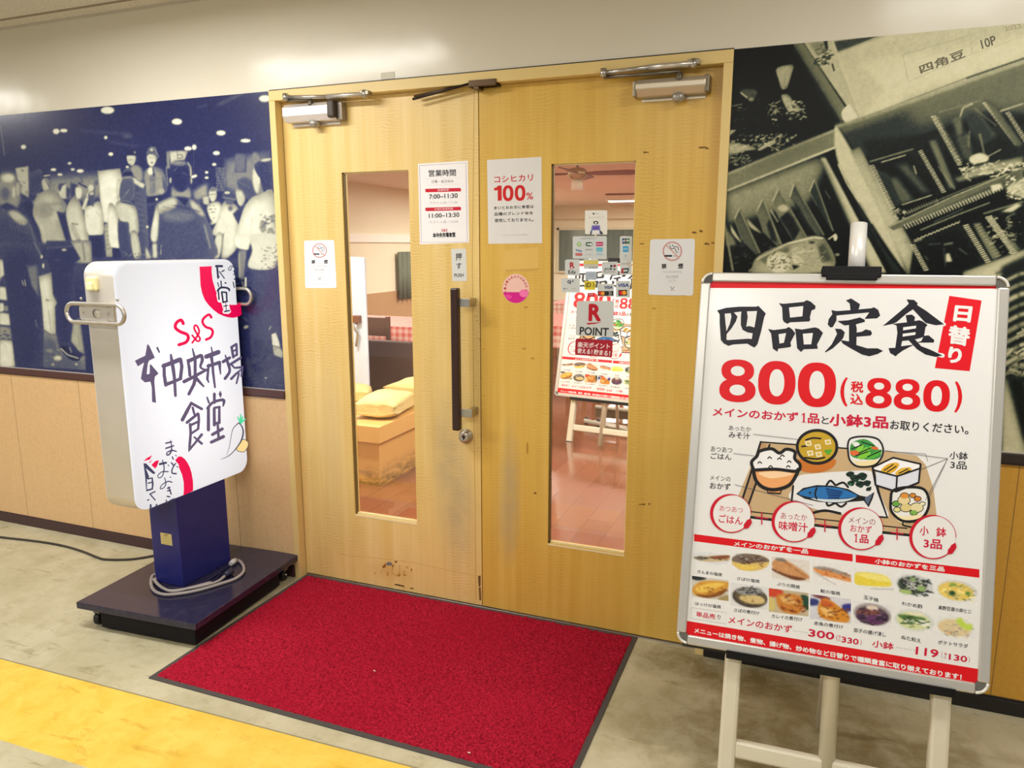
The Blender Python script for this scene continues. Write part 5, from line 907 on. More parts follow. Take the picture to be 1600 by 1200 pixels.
foodpic(V4, (106,500), (384,700), 36, (232,232,234), [('e',.5,.5,.48,.47,(168,160,160)), ('e',.5,.55,.42,.4,(90,70,84)), ('b',[(.1,.45),(.4,.3),(.7,.35),(.6,.5),(.2,.55)],(130,74,66)), ('e',.5,.22,.16,.1,(226,210,196)), ('e',.55,.72,.2,.2,(96,50,96)), ('e',.22,.68,.12,.14,(74,40,78)), ('e',.8,.6,.1,.14,(60,36,62)), ('n',.15,.3,.85,.9,24,(40,26,44),3.5), ('n',.2,.4,.8,.9,10,(170,120,170),2)], '茄子の揚げ浸し', (110,696), (344,732), 30)
foodpic(V4, (400,544), (696,742), 38, wh, [('e',.5,.5,.47,.46,(214,220,218)), ('e',.48,.52,.4,.38,(216,222,168)), ('b',[(.1,.35),(.4,.3),(.75,.35),(.7,.5),(.3,.55)],(84,120,60)), ('b',[(.3,.5),(.5,.5),(.45,.7),(.28,.66)],(244,244,232)), ('b',[(.55,.45),(.85,.5),(.8,.7),(.6,.65)],(240,242,230)), ('n',.1,.35,.85,.85,22,(60,96,44),4), ('e',.55,.2,.2,.08,(236,232,206))], 'ぬた和え', (454,746), (596,776), 32)
foodpic(V4, (704,590), (990,790), 38, wh, [('e',.5,.5,.46,.46,(230,230,224)), ('e',.46,.55,.4,.36,(226,206,160)), ('n',.1,.35,.8,.9,34,(240,226,196),3.5), ('b',[(.5,.25),(.62,.08),(.75,.3),(.9,.3),(.88,.55),(.7,.55)],(196,220,90)), ('n',.15,.4,.75,.85,8,(226,150,110),2)], 'ポテトサラダ', (718,784), (936,814), 30)
p = po.view(1050, 820, 4.8)
p.text('メインのおかずを一品', (466,122), (1024,182), (463,158), WH, 2, .04); p.stroke([(146,620),(410,658),(404,742),(142,702)], 2.5, (180,170,180), 2, False, True)
p.text('単品売', (182,648), (326,670), (180,688), CR_, 2, .02); p.text('り', (342,674), (366,677), (338,708), (120,90,100), 2, .02); p.text('メインのおかず', (424,682), (902,756), (420,738), CR_, 2, .02)
p.text('・・・・・・・', (912,790), (1016,806), (911,797), TX, 2); p.text('300', (1026,780), (1220,808), (1020,836), CR_, 2, .04); p.text('(', (1232,822), (1242,824), (1230,874), CR_, 2)
p.text('税', (1250,826), (1266,829), (1249,846), CR_, 2); p.text('込', (1248,850), (1264,853), (1247,870), CR_, 2)
p.text('メニューは焼き物、煮物、揚げ物、炒め物など日替りで種類豊富に取り揃えております！', (168,770), (2173,1120), (166,810), WH, 2, .04)
p = po.view(1310, 830, 4.614)
p.text('小鉢のおかずを三品', (264,196), (766,256), (262,232), WH, 2, .04); p.text('330', (24,758), (148,778), (20,800), CR_, 2, .04); p.text(')', (158,778), (168,780), (157,822), (190,120,150), 2)
p.text('小鉢', (246,782), (402,806), (240,834), CR_, 2, .025); p.text('・・・・・・・・', (418,834), (548,854), (417,841), TX, 2); p.text('119', (560,830), (724,856), (554,888), CR_, 2, .04); p.text('(', (744,862), (752,863), (742,916), (190,120,150), 2)
p.text('税', (764,874), (782,877), (763,894), CR_, 2); p.text('込', (762,898), (780,901), (761,916), CR_, 2); p.text('130', (798,882), (930,902), (794,926), CR_, 2, .04); p.text(')', (938,902), (948,904), (937,946), (190,120,150), 2)
poster = bpart(po, 'menu_poster')
# --- stand
def ub(px, py, y=.04): return bP(px, py, y)[0]
uc = ub(1299, 1068); ul = ub(1145, 1040); ur = ub(1470, 1098)
mb = MB(); vt = bP(1332, 350, .045)[1]; mb.tube([(uc, .045, .004), (uc, .045, vt)], .0215, M_leg, 20); mb.tube([(uc, .045, BV+BH-.01), (uc, .045, vt+.0005)], .0222, mat((240,238,232), .3, .2), 20); bpart(mb, 'mast')
for uu in (ul, ur):
    mb = MB(); mb.box(uu-.023, uu+.023, .025, .065, .003, BV-.015, M_leg, bev=.009); lg = bpart(mb, 'leg'); mb = MB(); mb.box(uu-.025, uu+.025, .022, .068, .0, .012, M_black, bev=.003); bpart(mb, 'foot_cap', lg)
M_clamp = mat((12,12,14), .6, 0, .25, .05)
a, b = ub(1284, 418, .01), ub(1377, 418, .01); mb = MB(); mb.box(a, b, -.008, .05, BV+BH-.010, BV+BH+.020, M_clamp, bev=.003); mb.box(a+.012, b-.01, -.009, .0, BV+BH-.018, BV+BH, M_clamp, bev=.002); bpart(mb, 'top_clamp')
a, b = ub(1134, 1034, .0), ub(1492, 1100, .0); mb = MB(); mb.box(a, b, -.006, .066, BV-.018, BV+.001, M_clamp, bev=.003); mb.box(a, b, -.006, -.001, BV-.004, BV+.004, M_clamp); bpart(mb, 'bottom_clamp')
mb = MB(); mb.box(u0+.01, u1-.09, .09, .10, BV-.03, BV-.012, mat((44,42,40), .5), bev=.001); mb.box(u1-.22, u1-.10, .082, .10, BV-.036, BV-.022, M_leg); bpart(mb, 'rear_rail')
vc = bP(1220, 1180, .03)[1]
mb = MB(); mb.box(ul+.02, ur-.02, .028, .06, vc-.035, vc+.012, M_leg, bev=.007); bpart(mb, 'cross_rail')
inv = bd.matrix_world.inverted(); w0 = bd.matrix_world @ Vector((uc, .06, .9))
mb = MB(); mb.tube([inv @ w0, inv @ Vector((w0.x, w0.y+.12, .012))], .013, M_leg, 10); bpart(mb, 'rear_strut')
# --- the second stand, inside the dining room
def copy_tree(o, parent=None):
    c = o.copy(); COL.objects.link(c)
    if parent is not None: c.parent = parent
    for ch in list(o.children): copy_tree(ch, c)
    return c
b2 = copy_tree(bd); b2['label'] = 'white framed menu board standing inside, seen through the glass of the right door'
q = onZ(887.6, 689.7); yw = R(-8); b2.rotation_euler = (-BL_, 0, yw); b2.location = (q.x-ul*math.cos(yw), q.y-ul*math.sin(yw)-.03, 0)
for ch in b2.children:
    if ch.name.split('.')[0] in ('snap_frame', 'corner_cap', 'back_panel', 'menu_poster', 'bottom_clamp', 'top_clamp'): ch.location = ch.location+Vector((0, 0, -.045))

# ================================================================== notices and stickers on the doors
def sheet(name, label, cat, q, rgb, draw, y=DY-.0006, rad=.0, group=None, view=(0,0,1), rough=.4):
    s = Print(lambda px, py: (lambda w_: (w_.x, w_.z))(onY(px, py, y)), lambda u, v, h: (u, y-h, v)); th_ = .0005
    uv = [s.P(a) for a in q]
    if rad: # rounded rectangle in the sheet's own skew
        a, b, c, d = (np.array(k) for k in uv); L1, L2 = np.hypot(*(b-a)), np.hypot(*(d-a)); uv = []
        for (x, z) in rrect(0, L1, 0, L2, rad, 4):
            fx, fz = x/L1, z/L2; w_ = (a*(1-fx)+b*fx)*(1-fz)+(d*(1-fx)+c*fx)*fz; uv.append(tuple(w_))
    s.prism([(u, y, v) for u, v in uv], (0, th_, 0), mat(rgb, rough, 0, .4, .015))
    s.view(*view); draw(s); return tag(s.build(name), label, cat, group)
BKT, GR, LG = (44,42,46), (120,118,122), (186,184,186)
def d_hours(s):
    s.stroke([(108,130),(612,100),(628,958),(128,966)], 4, (150,100,120), 1, False, True)
    s.text('営業時間', (205,178), (502,168), (208,252), BKT, 2, .02); s.text('日曜・祝日休み', (240,288), (478,282), (242,322), GR, 2); s.stroke([(190,275),(535,262),(537,332),(194,344)], 2, (220,210,210), 1, False, True)
    for t_, y_, tx, x_ in (('営業時間', 385, '営業時間', 305), ('x', 590, '水曜日営業時間', 270)):
        s.poly([(170,y_+2),(180,y_-2),(550,y_-12),(558,y_-4),(560,y_+20),(552,y_+26),(182,y_+36),(172,y_+30)], (206,20,50), 2); s.text(tx, (x_,y_+2), (424 if x_ == 305 else 472,y_-3), (x_,y_+24), (246,236,240), 3)
    s.text('7:00–11:30', (212,444), (522,430), (214,494), BKT, 2, .03); s.text('ラスト入店／11:00', (215,522), (522,512), (216,552), LG, 2); s.text('11:00–13:30', (208,652), (540,640), (210,700), BKT, 2, .03); s.text('ラスト入店／13:00', (215,730), (526,722), (216,760), LG, 2)
    s.text('S&S', (345,820), (412,816), (346,850), (206,70,80), 2, .03); s.text('本中央市場食堂', (250,862), (496,852), (254,916), BKT, 2, .04)
sheet('opening_hours_notice', 'white opening hours notice with two red bars on the left door', 'notice', [(653,256),(731,251),(733,379),(656,382)], (246,244,246), d_hours, view=(640,240,6.957))
def d_rice(s):
    s.text('コシヒカリ', (918,246), (1340,222), (920,318), (200,16,34), 2, .02); s.one((918,352), (1000,346), (920,516), (204,20,20), 2); s.fat('0', (1012,346), (1128,343), (1014,518), (204,20,20), (226,224,222)); s.fat('0', (1142,343), (1258,340), (1144,515), (204,20,20), (226,224,222)); s.text('%', (1268,424), (1342,422), (1270,500), (204,20,34), 2, .02)
    s.text('まいとおおきに食堂は', (918,572), (1348,556), (920,608), BKT, 2, .02); s.text('品種のブレンド米を', (920,640), (1342,626), (922,676), BKT, 2, .02); s.text('使用しておりません。', (922,708), (1348,696), (924,748), BKT, 2, .02)
    s.text('まいとおおきに食堂', (1036,880), (1280,874), (1037,893), LG, 2); s.ell(1015,880,10,14,(224,220,214),2,12)
sheet('rice_notice', 'white notice with big red figures beside the glass of the right door', 'notice', [(761,250),(846,245),(847,380),(763,381)], (226,224,222), d_rice, view=(640,240,6.957))
def d_push(s): s.text('押', (1208,158), (1250,156), (1209,208), BKT, 2, .015); s.text('す', (1212,226), (1250,224), (1213,268), BKT, 2, .015); s.text('PUSH', (1198,300), (1264,298), (1199,324), BKT, 2, .02)
sheet('push_plate', 'small grey white push plate above the dark bar handle', 'sign', [(705,389),(728,388.5),(729.5,439),(707,439.5)], (218,220,218), d_push, view=(440,360,4.444), rough=.3)
def d_smoke(f):
    def d(s):
        x0, y0, k = f
        T = lambda x, y: (x0+x*k, y0+y*k)
        rr = [T(72*math.cos(a), 72*math.sin(a)) for a in np.linspace(0, 6.28, 33)][:-1]; s.stroke(rr, 11*k, (206,150,146), 2, False, True); s.poly([T(-62,30), T(-2,30), T(-2,44), T(-62,44)], BKT, 2); s.poly([T(6,30), T(26,30), T(26,44), T(6,44)], (200,196,196), 2); s.poly([T(30,30), T(36,30), T(36,44), T(30,44)], BKT, 2)
        s.stroke([T(-20,-50), T(-8,-20), T(20,-22), T(30,5), T(46,8)], 5*k, BKT, 2); s.stroke([T(0,-52), T(12,-34), T(40,-34), T(50,-8)], 5*k, BKT, 2); s.stroke([T(-50,-50), T(50,50)], 9*k, (214,164,158), 3, False)
        s.text('禁', T(-86,100), T(-46,98), T(-86,140), BKT, 2, .03); s.text('煙', T(46,98), T(86,96), T(46,140), BKT, 2, .03); s.text('No Smoking', T(-72,156), T(72,152), T(-72,176), LG, 2); s.text('禁止吸烟', T(-50,192), T(46,190), T(-50,216), LG, 2); s.text('금연', T(-32,226), T(28,224), T(-32,246), (206,204,206), 2)
        s.stroke([T(-14,282), T(0,300), T(14,282)], 5*k, GR, 2, False); s.stroke([T(-14,312), T(0,298), T(14,312)], 4*k, GR, 2, False); s.stroke([T(-90,352), T(100,350)], 2*k, (190,188,190), 2, False)
    return d
sheet('no_smoking_sign', 'white no smoking sign at the hinge edge of the left door', 'sign', [(475,376),(522,375),(526,450),(477,450)], (244,244,252), d_smoke((499.4,391.5,.148)), rad=.008)
sheet('no_smoking_sign', 'white no smoking sign on the right door beside the menu stand', 'sign', [(1016,374),(1086,373),(1083,462),(1013,460.5)], (228,230,232), d_smoke((1050.5,392.5,.197)), rad=.008)
pk = onY(806, 452, DY-.0006)
def d_pink(s):
    s.poly([(806+20.5*math.cos(a), 451+22.5*math.sin(a)) for a in np.linspace(.25, 2.9, 18)], (214,26,140), 2); s.blob([(812,456),(818,452),(826,456),(822,464),(814,463)], (244,120,180), 3); s.blob([(788,462),(794,460),(800,463),(796,467)], (232,70,160), 3)
    for k, ch in enumerate('AIJIARUTOSAKA'):
        a = R(-196+k*17.); x, y = 806+16.8*math.cos(a), 451+18.6*math.sin(a); c_, s_ = math.cos(a+math.pi/2), math.sin(a+math.pi/2); h = 1.7
        s.text(ch, (x-c_*h+s_*h, y-s_*h-c_*h), (x+c_*h+s_*h, y+s_*h-c_*h), (x-c_*h-s_*h, y-s_*h+c_*h), (190,70,60), 3, .03)
sheet('round_sticker', 'round pink sticker with a ring of letters on the right door below the rice notice', 'sticker', [(806+21*math.cos(a), 451+23*math.sin(a)) for a in np.linspace(0, 6.283, 33)[:-1]], (240,196,184), d_pink)
# payment stickers on the glass of the right door
GY, GS = DY+.0185, 'payment stickers on the right door glass'; SG = (206,211,210); V7 = (870,320,7.5)
def q4(x0, y0, x1, y1): return [(870+x/7.5, 320+y/7.5) for x, y in ((x0, y0), (x1, y0-(x1-x0)*.01), (x1, y1+(x1-x0)*.02), (x0, y1))]
def stick(label, q, draw, rgb=SG, rad=.004, v=V7): return sheet('payment_sticker', label, 'sticker', q, rgb, draw, GY-.0005-random.uniform(0, .0001), rad, GS, v, .45)
def d1(s):
    s.ell(430,104,10,11,BKT,2,12); s.text('Pay', (446,94), (492,93), (446,116), LG, 2); s.text('電子マネーが使えます', (370,142), (550,138), (370,158), (200,190,180), 2); s.poly([(427,210),(432,196),(455,188),(480,194),(488,210),(480,226),(462,230),(440,226)], (30,28,32), 2); s.ell(458,212,14,12,(236,232,228), 3, 12)
    s.poly([(412,240),(505,238),(515,345),(392,350)], (130,140,196), 2); s.poly([(418,252),(498,250),(498,292),(418,294)], (108,84,176), 3); s.poly([(420,300),(496,298),(500,345),(410,348)], (232,230,226), 3); s.poly([(505,300),(525,310),(545,345),(515,345)], BKT, 3); s.poly([(396,310),(408,300),(402,348),(388,350)], BKT, 3)
stick('tall cream sticker topmost on the right door glass, with a phone drawing', q4(330,66,590,345), d1, (232,230,222))
def d2(s):
    s.text('この表示の電子マネー', (275,388), (470,384), (275,404), GR, 2); s.poly([(260,432),(290,462),(262,494),(232,464)], (132,186,70), 2); s.ell(262,463,13,14,(200,214,190),3,12)
    s.poly(rrect(338,418,438,486,22,4), (20,80,56), 2); s.text('∞', (352,452), (398,450), (352,474), (240,244,240), 3, .06); s.ell(400,464,14,14,(220,230,226),3,12); s.poly([(460,436),(540,434),(540,482),(460,484)], (190,20,100), 2); s.text('nimoca', (466,450), (534,448), (466,468), (246,220,232), 3, .04)
    s.text('toica', (222,512), (296,528), (222,540), (90,130,190), 2, .05); s.text('manaca', (336,518), (416,516), (336,534), GR, 2); s.poly(rrect(462,538,502,546,8,3), (70,180,206), 2); s.text('SUGOCA', (470,518), (532,516), (470,534), (210,236,240), 3); s.poly(rrect(218,298,566,596,10,3), (196,60,60), 2); s.text('はやかけん', (226,572), (290,570), (226,590), (240,220,216), 3); s.text('ICOCA', (340,576), (414,574), (340,592), LG, 2); s.poly([(464,562),(540,560),(540,590),(464,592)], (176,200,214), 2)
stick('wide grey sticker with nine little card emblems, under the cream phone sticker', q4(186,370,584,630), d2)
def d3(s):
    for k, cc in enumerate(((20,60,120), (40,40,40), (20,120,80))): s.poly(rrect(766+k*30, 792+k*30, 392, 458, 8, 3), cc, 2)
    s.text('JCB', (768,412), (848,410), (768,436), (240,240,240), 3, .04); s.poly([(774,485),(840,483),(840,552),(774,554)], (60,160,206), 2); s.text('AMEX', (780,508), (834,506), (780,530), (220,236,244), 3); s.ell(806,598,14,14,(170,184,190),2,14); s.text('Diners', (780,628), (836,626), (780,640), LG, 2); s.text('DISCOVER', (756,684), (836,682), (756,700), (130,120,120), 2); s.stroke([(840,662),(848,690),(838,720)], 4, (206,80,50), 2)
    s.poly([(762,744),(846,742),(836,800),(752,802)], (24,66,74), 2); s.poly([(762,744),(790,743),(780,801),(752,802)], (170,40,50), 3); s.text('銀聯', (780,760), (832,758), (778,786), (220,226,226), 4, .03)
stick('narrow tall grey sticker with a column of card emblems', q4(740,370,880,818), d3)
def d4(s): s.text('R', (152,672), (208,672), (152,742), (178,24,40), 2, .05); s.stroke([(155,756),(186,752)], 4, (178,24,40), 2, False); s.text('Edy', (134,766), (226,766), (134,822), BKT, 2, .02)
stick('small square grey sticker with a red letter over black lower case letters', q4(96,642,268,825), d4, rad=.006)
def d5(s): s.poly([(316,652),(486,650),(486,696),(316,698)], (216,200,104), 2); s.poly([(322,702),(486,700),(486,720),(322,722)], (196,196,186), 2); s.text('取扱店', (376,724), (476,722), (376,746), (140,140,138), 2)
stick('grey sticker with a pale yellow band below the emblem sticker', q4(314,638,488,750), d5)
def d6(s): s.poly(rrect(626,652,704,732,7,3), (30,34,40), 2); s.poly(rrect(662,692,702,730,7,3), (150,20,50), 2); s.text('JCB', (554,740), (650,738), (554,772), (40,60,70), 2, .05); s.text('電子', (664,744), (692,742), (664,770), (40,70,60), 2, .03); s.text('PREMO', (548,780), (684,778), (548,796), GR, 2); s.stroke([(545,690),(700,688)], 2, (150,160,160), 2, False)
stick('square grey sticker with dark capitals and a small red block', q4(528,668,716,820), d6)
def d7(s): s.text('決済', (370,812), (436,810), (370,842), (150,166,186), 2)
stick('small plain blue grey sticker below the yellow banded one', q4(334,782,466,880), d7, (176,188,202))
def d8(s): s.text('Q', (124,884), (170,884), (124,926), (30,44,88), 2, .06); s.text('+', (176,882), (200,882), (176,908), (30,44,88), 2, .05); s.ell(86,984,7,8,BKT,2,10); s.text('Pay', (98,976), (128,975), (98,994), GR, 2); s.text('PAY', (180,976), (230,975), (180,992), LG, 2)
stick('grey sticker with a dark blue Q and a plus sign', q4(54,862,270,1025), d8)
def d9(s): s.text('iD', (340,912), (402,910), (340,966), (60,56,24), 2, .03); s.stroke([(424,914),(436,938),(424,964)], 7, (60,56,24), 2); s.ell(392,1008,6,5,BKT,2,8)
stick('small bright yellow sticker with two dark letters', q4(324,892,452,996), d9, (222,204,60), .004)
def d10(s): s.stroke([(508,950),(490,966),(508,984)], 5, LG, 2); s.stroke([(520,948),(520,984)], 3, LG, 2, False); s.text('VISA', (556,952), (656,948), (554,988), (40,60,120), 2, .05); s.poly([(482,1012),(662,1010),(662,1064),(482,1066)], (38,34,36), 2); s.ell(512,1038,22,22,(216,50,30),3,16); s.ell(540,1038,22,22,(238,160,50),4,16); s.stroke([(610,1020),(622,1038),(610,1058)], 5, (220,220,220), 3); s.stroke([(626,1018),(640,1038),(626,1060)], 5, (220,220,220), 3)
stick('grey sticker with blue capitals over a black bar and two orange discs', q4(476,926,670,1074), d10, rad=.002)
def d11(s): s.text('VISA', (718,924), (846,918), (714,966), (28,60,150), 2, .05); s.poly([(722,998),(822,996),(822,1064),(722,1066)], (30,26,30), 2); s.ell(756,1031,26,26,(206,30,36),3,16); s.ell(790,1031,26,26,(240,160,40),4,16)
stick('tall grey sticker with bright blue capitals over a black square with two discs', q4(692,892,858,1084), d11, rad=.002)
def d12(s): s.text('決済', (376,1042), (424,1040), (376,1062), (250,220,224), 2)
stick('tiny red sticker just above the big grey square one', q4(362,1034,440,1078), d12, (214,30,50), .001)
def d13(s): s.text('R', (640,185), (745,185), (636,330), (186,14,36), 2, .055); s.poly([(618,345),(750,338),(690,352),(632,358)], (186,14,36), 2); s.text('POINT', (566,376), (808,386), (562,444), (40,44,48), 2, .03)
stick('largest grey square sticker with a big red R over black capitals', [(901.5,470.5),(959.5,470),(958,527),(899.3,524)], d13, (204,208,206), .008, (800,440,5.333))
def d14(s): s.text('楽天ポイント', (548,500), (818,516), (545,548), (244,226,226), 2, .025); s.text('使える！', (546,552), (672,564), (542,596), (244,226,226), 2, .03); s.text('貯まる！', (684,562), (820,576), (680,608), (244,226,226), 2, .03)
stick('dark red sticker with two lines of white writing under the big grey square', [(899.5,529),(957.4,531.6),(956.4,558.4),(898.3,554.4)], d14, (170,20,44), .006, (800,440,5.333))
# ================================================================== the dining room behind the doors
t = NT('plank_floor'); o = t.obj(); sp = t.n('SeparateXYZ'); t.l(o, sp.inputs[0])
br = t.n('TexBrick'); t.l(t.mp(o, (1,1,1), rot=(0,0,R(90))), br.inputs[0]); br.inputs['Scale'].default_value = 1; br.inputs['Brick Width'].default_value = 1.2; br.inputs['Row Height'].default_value = .15; br.inputs['Mortar Size'].default_value = .0015; br.inputs['Mortar Smooth'].default_value = 0
br.inputs['Color1'].default_value = (*C3((116,68,44)), 1); br.inputs['Color2'].default_value = (*C3((134,84,58)), 1); br.inputs['Mortar'].default_value = (*C3((98,56,36)), 1)
gn = t.noise(t.mp(o, (20,1.2,1)), 4, 4); c = t.mix(t.math('MULTIPLY', gn, .35), br.outputs['Color'], C3((120,58,30)))
M_plank = t.set(c, t.ramp(t.noise(o, 3, 3), [(.3, .10), (.7, .2)]), 0, .7)
mb = MB(); mb.box(-5, 6, .06, 17, -.12, 0, M_plank); struct(mb.build('floor_inside'))
M_in = mat((240,230,200), .7, 0, .2, .03, 4); M_inc = mat((238,220,198), .8, 0, .15, .02)
mb = MB(); mb.box(-5, 6, .14, 17, CEIL, CEIL+.1, M_inc); struct(mb.build('ceiling_inside'))
mb = MB(); mb.box(-5.1, 6, 17, 17.1, 0, CEIL+.1, M_in); mb.box(-5, 6, 16.7, 17, 2.16, CEIL, mat((222,208,176), .7)); struct(mb.build('wall_back'))
mb = MB(); mb.box(-5.1, -5, .14, 17.1, 0, CEIL+.1, M_in); struct(mb.build('wall_side_left')); mb = MB(); mb.box(5.9, 6, .14, 17.1, 0, CEIL+.1, M_in); struct(mb.build('wall_side_right'))
mb = MB(); mb.box(-5, -4.96, .14, 17, 1.54, 1.68, mat((250,246,232), .5)); struct(mb.build('trim_5'))
mb = MB(); mb.box(-5, -4.985, .14, 17, .0, .66, mat((190,150,106), .5, 0, .4, .1)); struct(mb.build('trim_6'))
# back windows
a, b = onY(873, 359, 16.99), onY(1010, 425, 16.99); wn = struct(bpy.data.objects.new('window_1', None)); wn.location = (a.x, 17, b.z); link(wn); bpy.context.view_layer.update()
wx = a.x+4.2; mb = MB()
t = NT('dark_pane'); sp2 = t.n('SeparateXYZ'); t.l(t.obj(), sp2.inputs[0]); nz = t.noise(t.mp(t.obj(), (6,1,.4)), 2, 3); M_dp = t.set(t.mix(nz, C3((70,84,76)), C3((112,122,112))), .12, 0, .5)
mb.box(a.x, wx, 16.985, 17.0, b.z, a.z, M_dp); mb.build('pane', wn)
mb = MB()
for x in [a.x-.04, a.x+1.0, a.x+2.05, a.x+3.1, wx-.02]: mb.box(x, x+.06, 16.95, 17, b.z-.04, a.z+.05, mat((214,206,176), .5))
mb.box(a.x-.04, wx+.04, 16.95, 17, a.z-.01, a.z+.05, mat((214,206,176), .5)); mb.box(a.x-.04, wx+.04, 16.92, 17, b.z-.05, b.z, mat((214,206,176), .5)); mb.build('window_frame', wn)
p0, p1 = onY(921, 374, 16.96), onY(931, 389, 16.96); mb = MB(); mb.box(p0.x, p1.x, 16.94, 16.97, p1.z-.3, p0.z, mat((250,250,246), .5, 0, .3, 0, emit=1.6)); mb.build('lit_pane', wn)
p0, p1 = onY(917, 387, 12), onY(940, 400, 12); mb = MB(); mb.box(p0.x, p1.x, 11.8, 12, p1.z, p0.z, M_black, bev=.01); mb.box((p0.x+p1.x)/2-.02, (p0.x+p1.x)/2+.02, 11.88, 11.93, 0, p1.z, M_steel); mb.box((p0.x+p1.x)/2-.15, (p0.x+p1.x)/2+.15, 11.75, 12.05, 0, .02, M_steel)
tag(mb.build('monitor_stand'), 'black screen on a thin floor stand far inside before the back window', 'screen')
# ceiling fans
def fan(x, y, z, rot, label):
    th = thing('ceiling_fan', label, 'fan', (x, y, CEIL), group=None); Mb = mat((128,74,42), .4, 0, .5, .1, 14)
    mb = MB(); mb.cyl((x, y, z+.05), (x, y, CEIL), .013, M_steel, 10); mb.lathe([(.05, 0), (.04, .05), (.015, .07)], (x, y, CEIL-.0), (0,0,-1), M_steel, 16); mb.build('down_rod', th)
    mb = MB(); mb.lathe([(.02, .07), (.07, .06), (.105, .03), (.105, -.01), (.07, -.05), (.03, -.06)], (x, y, z), (0,0,1), mat((196,176,140), .3, .7), 24); mb.build('motor', th)
    mb = MB(); mb.lathe([(.035, 0), (.06, .02), (.062, .11), (.0, .115)], (x, y, z-.055), (0,0,-1), mat((236,226,206), .4, 0, .4, 0), 20); mb.build('lamp_shade', th)
    for k in range(4):
        m = Matrix.Translation((x, y, z)) @ Matrix.Rotation(R(rot+90*k), 4, 'Z') @ Matrix.Rotation(R(-13), 4, 'X'); mb = MB()
        mb.prism([m @ Vector(q) for q in ((.10,-.03,0),(.2,-.055,0),(.55,-.07,0),(.62,-.05,0),(.62,.05,0),(.55,.07,0),(.2,.055,0),(.10,.03,0))], m.to_3x3() @ Vector((0,0,.008)), Mb); mb.build('blade', th)
f = onY(902, 272, 5.2); fan(f.x, f.y, f.z, 4, 'nearer ceiling fan with brown blades seen through the top of the right door glass')
f = onY(1012, 303, 8.6); fan(f.x, f.y, f.z, 185, 'farther ceiling fan with brown blades deep in the dining room')
# low cabinet with paper sacks behind the left door
bx, by = -.330, 1.275; M_bench = lam_mat('cabinet_laminate', (214,164,92), (226,180,110), [])
bn = thing('low_cabinet', 'low light wood cabinet with a thick top inside behind the left door glass', 'cabinet', (bx-.4, by+.7, 0))
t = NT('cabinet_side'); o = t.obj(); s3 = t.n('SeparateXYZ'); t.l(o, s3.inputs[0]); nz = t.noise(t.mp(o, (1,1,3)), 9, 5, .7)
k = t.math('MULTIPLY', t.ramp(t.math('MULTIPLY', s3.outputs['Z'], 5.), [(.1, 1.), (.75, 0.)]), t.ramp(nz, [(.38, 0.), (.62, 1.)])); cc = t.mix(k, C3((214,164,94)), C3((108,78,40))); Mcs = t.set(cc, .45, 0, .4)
mb = MB(); mb.box(bx-1.2, bx, by, by+.9, 0, .287, Mcs); mb.build('cabinet_body', bn)
mb = MB(); mb.box(bx-1.22, bx+.025, by-.03, by+.92, .287, .393, mat((222,176,106), .4, 0, .4, .05, 8), bev=.003); mb.build('cabinet_top', bn)
def sack(name, label, c, sx, sy, sz, rot, seed, m):
    rr = np.random.default_rng(seed); bm = bmesh.new(); bmesh.ops.create_cube(bm, size=2); bmesh.ops.subdivide_edges(bm, edges=bm.edges[:], cuts=9, use_grid_fill=True); ph = rr.uniform(0, 6, 6)
    for v in bm.verts:
        x, y, z = v.co; pil = (1-abs(x)**3.2*.55)*(1-abs(y)**3.2*.45); zz = z*pil+.06*math.sin(4*x+ph[0])*math.cos(3*y+ph[1])*(z > 0); xx = x*(1-.10*(y*y)*(abs(z) < .9))+.03*math.sin(5*y+ph[2]); yy = y*(1-.06*x*x)+.03*math.sin(6*x+ph[3])
        v.co = (xx*sx, yy*sy, max(zz, -.92)*sz)
    mb = MB(); mb.bm(bm, m, Matrix.Translation((c[0], c[1], c[2]+sz*.92)) @ Matrix.Rotation(R(rot), 4, 'Z'), True); return tag(mb.build(name), label, 'sack', 'paper sacks on the low cabinet')
kp = NT('kraft_paper'); nz = kp.noise(kp.obj(), 12, 4, .6); kp.bump(kp.noise(kp.obj(), 9, 3, .7, 1.), .5, .02); M_kraft = kp.set(kp.mix(nz, C3((214,190,124)), C3((232,212,152))), .75, 0, .2)
s1 = onZ(612, 650, .393); sack('paper_sack', 'nearest pale yellow paper sack lying on the low cabinet', (s1.x-.08, s1.y+.06, .393), .15, .22, .075, 10, 3, M_kraft)
sack('paper_sack', 'pale yellow paper sack lying farther back on the low cabinet', (s1.x+.0, s1.y+.50, .393), .28, .17, .085, -12, 5, M_kraft)
sack('paper_sack', 'small pale yellow paper sack behind the nearest one beside the white panel', (s1.x-.53, s1.y+.34, .393), .14, .14, .06, 30, 8, M_kraft)
lc = onY(572, 500, 2.25); top = onY(560, 402, 2.25)
lk = thing('white_partition', 'tall narrow white panel behind the glass of the left door', 'partition', (lc.x-.25, 2.5, 0)); mb = MB(); mb.box(lc.x-.55, lc.x, 2.25, 2.28, .02, top.z, mat((214,226,246), .35, 0, .5, .01), bev=.01); mb.box(lc.x-.5, lc.x-.05, 2.2, 2.33, 0, .02, mat((200,208,222), .4), bev=.0); mb.build('partition_panel', lk)
h0 = onY(559, 500, 2.24); mb = MB(); mb.box(h0.x-.03, h0.x+.03, 2.20, 2.25, h0.z-.02, h0.z+.035, mat((126,80,54), .5), bev=.005); mb.tube([(h0.x, 2.22, h0.z-.02), (h0.x-.01, 2.21, h0.z-.07), (h0.x+.01, 2.22, h0.z-.1), (h0.x-.01, 2.22, h0.z-.2)], .01, M_steel, 8); mb.build('coat_hook', lk)
lace = onZ(566, 655, .393); bm = bmesh.new(); bmesh.ops.create_icosphere(bm, subdivisions=4, radius=1)
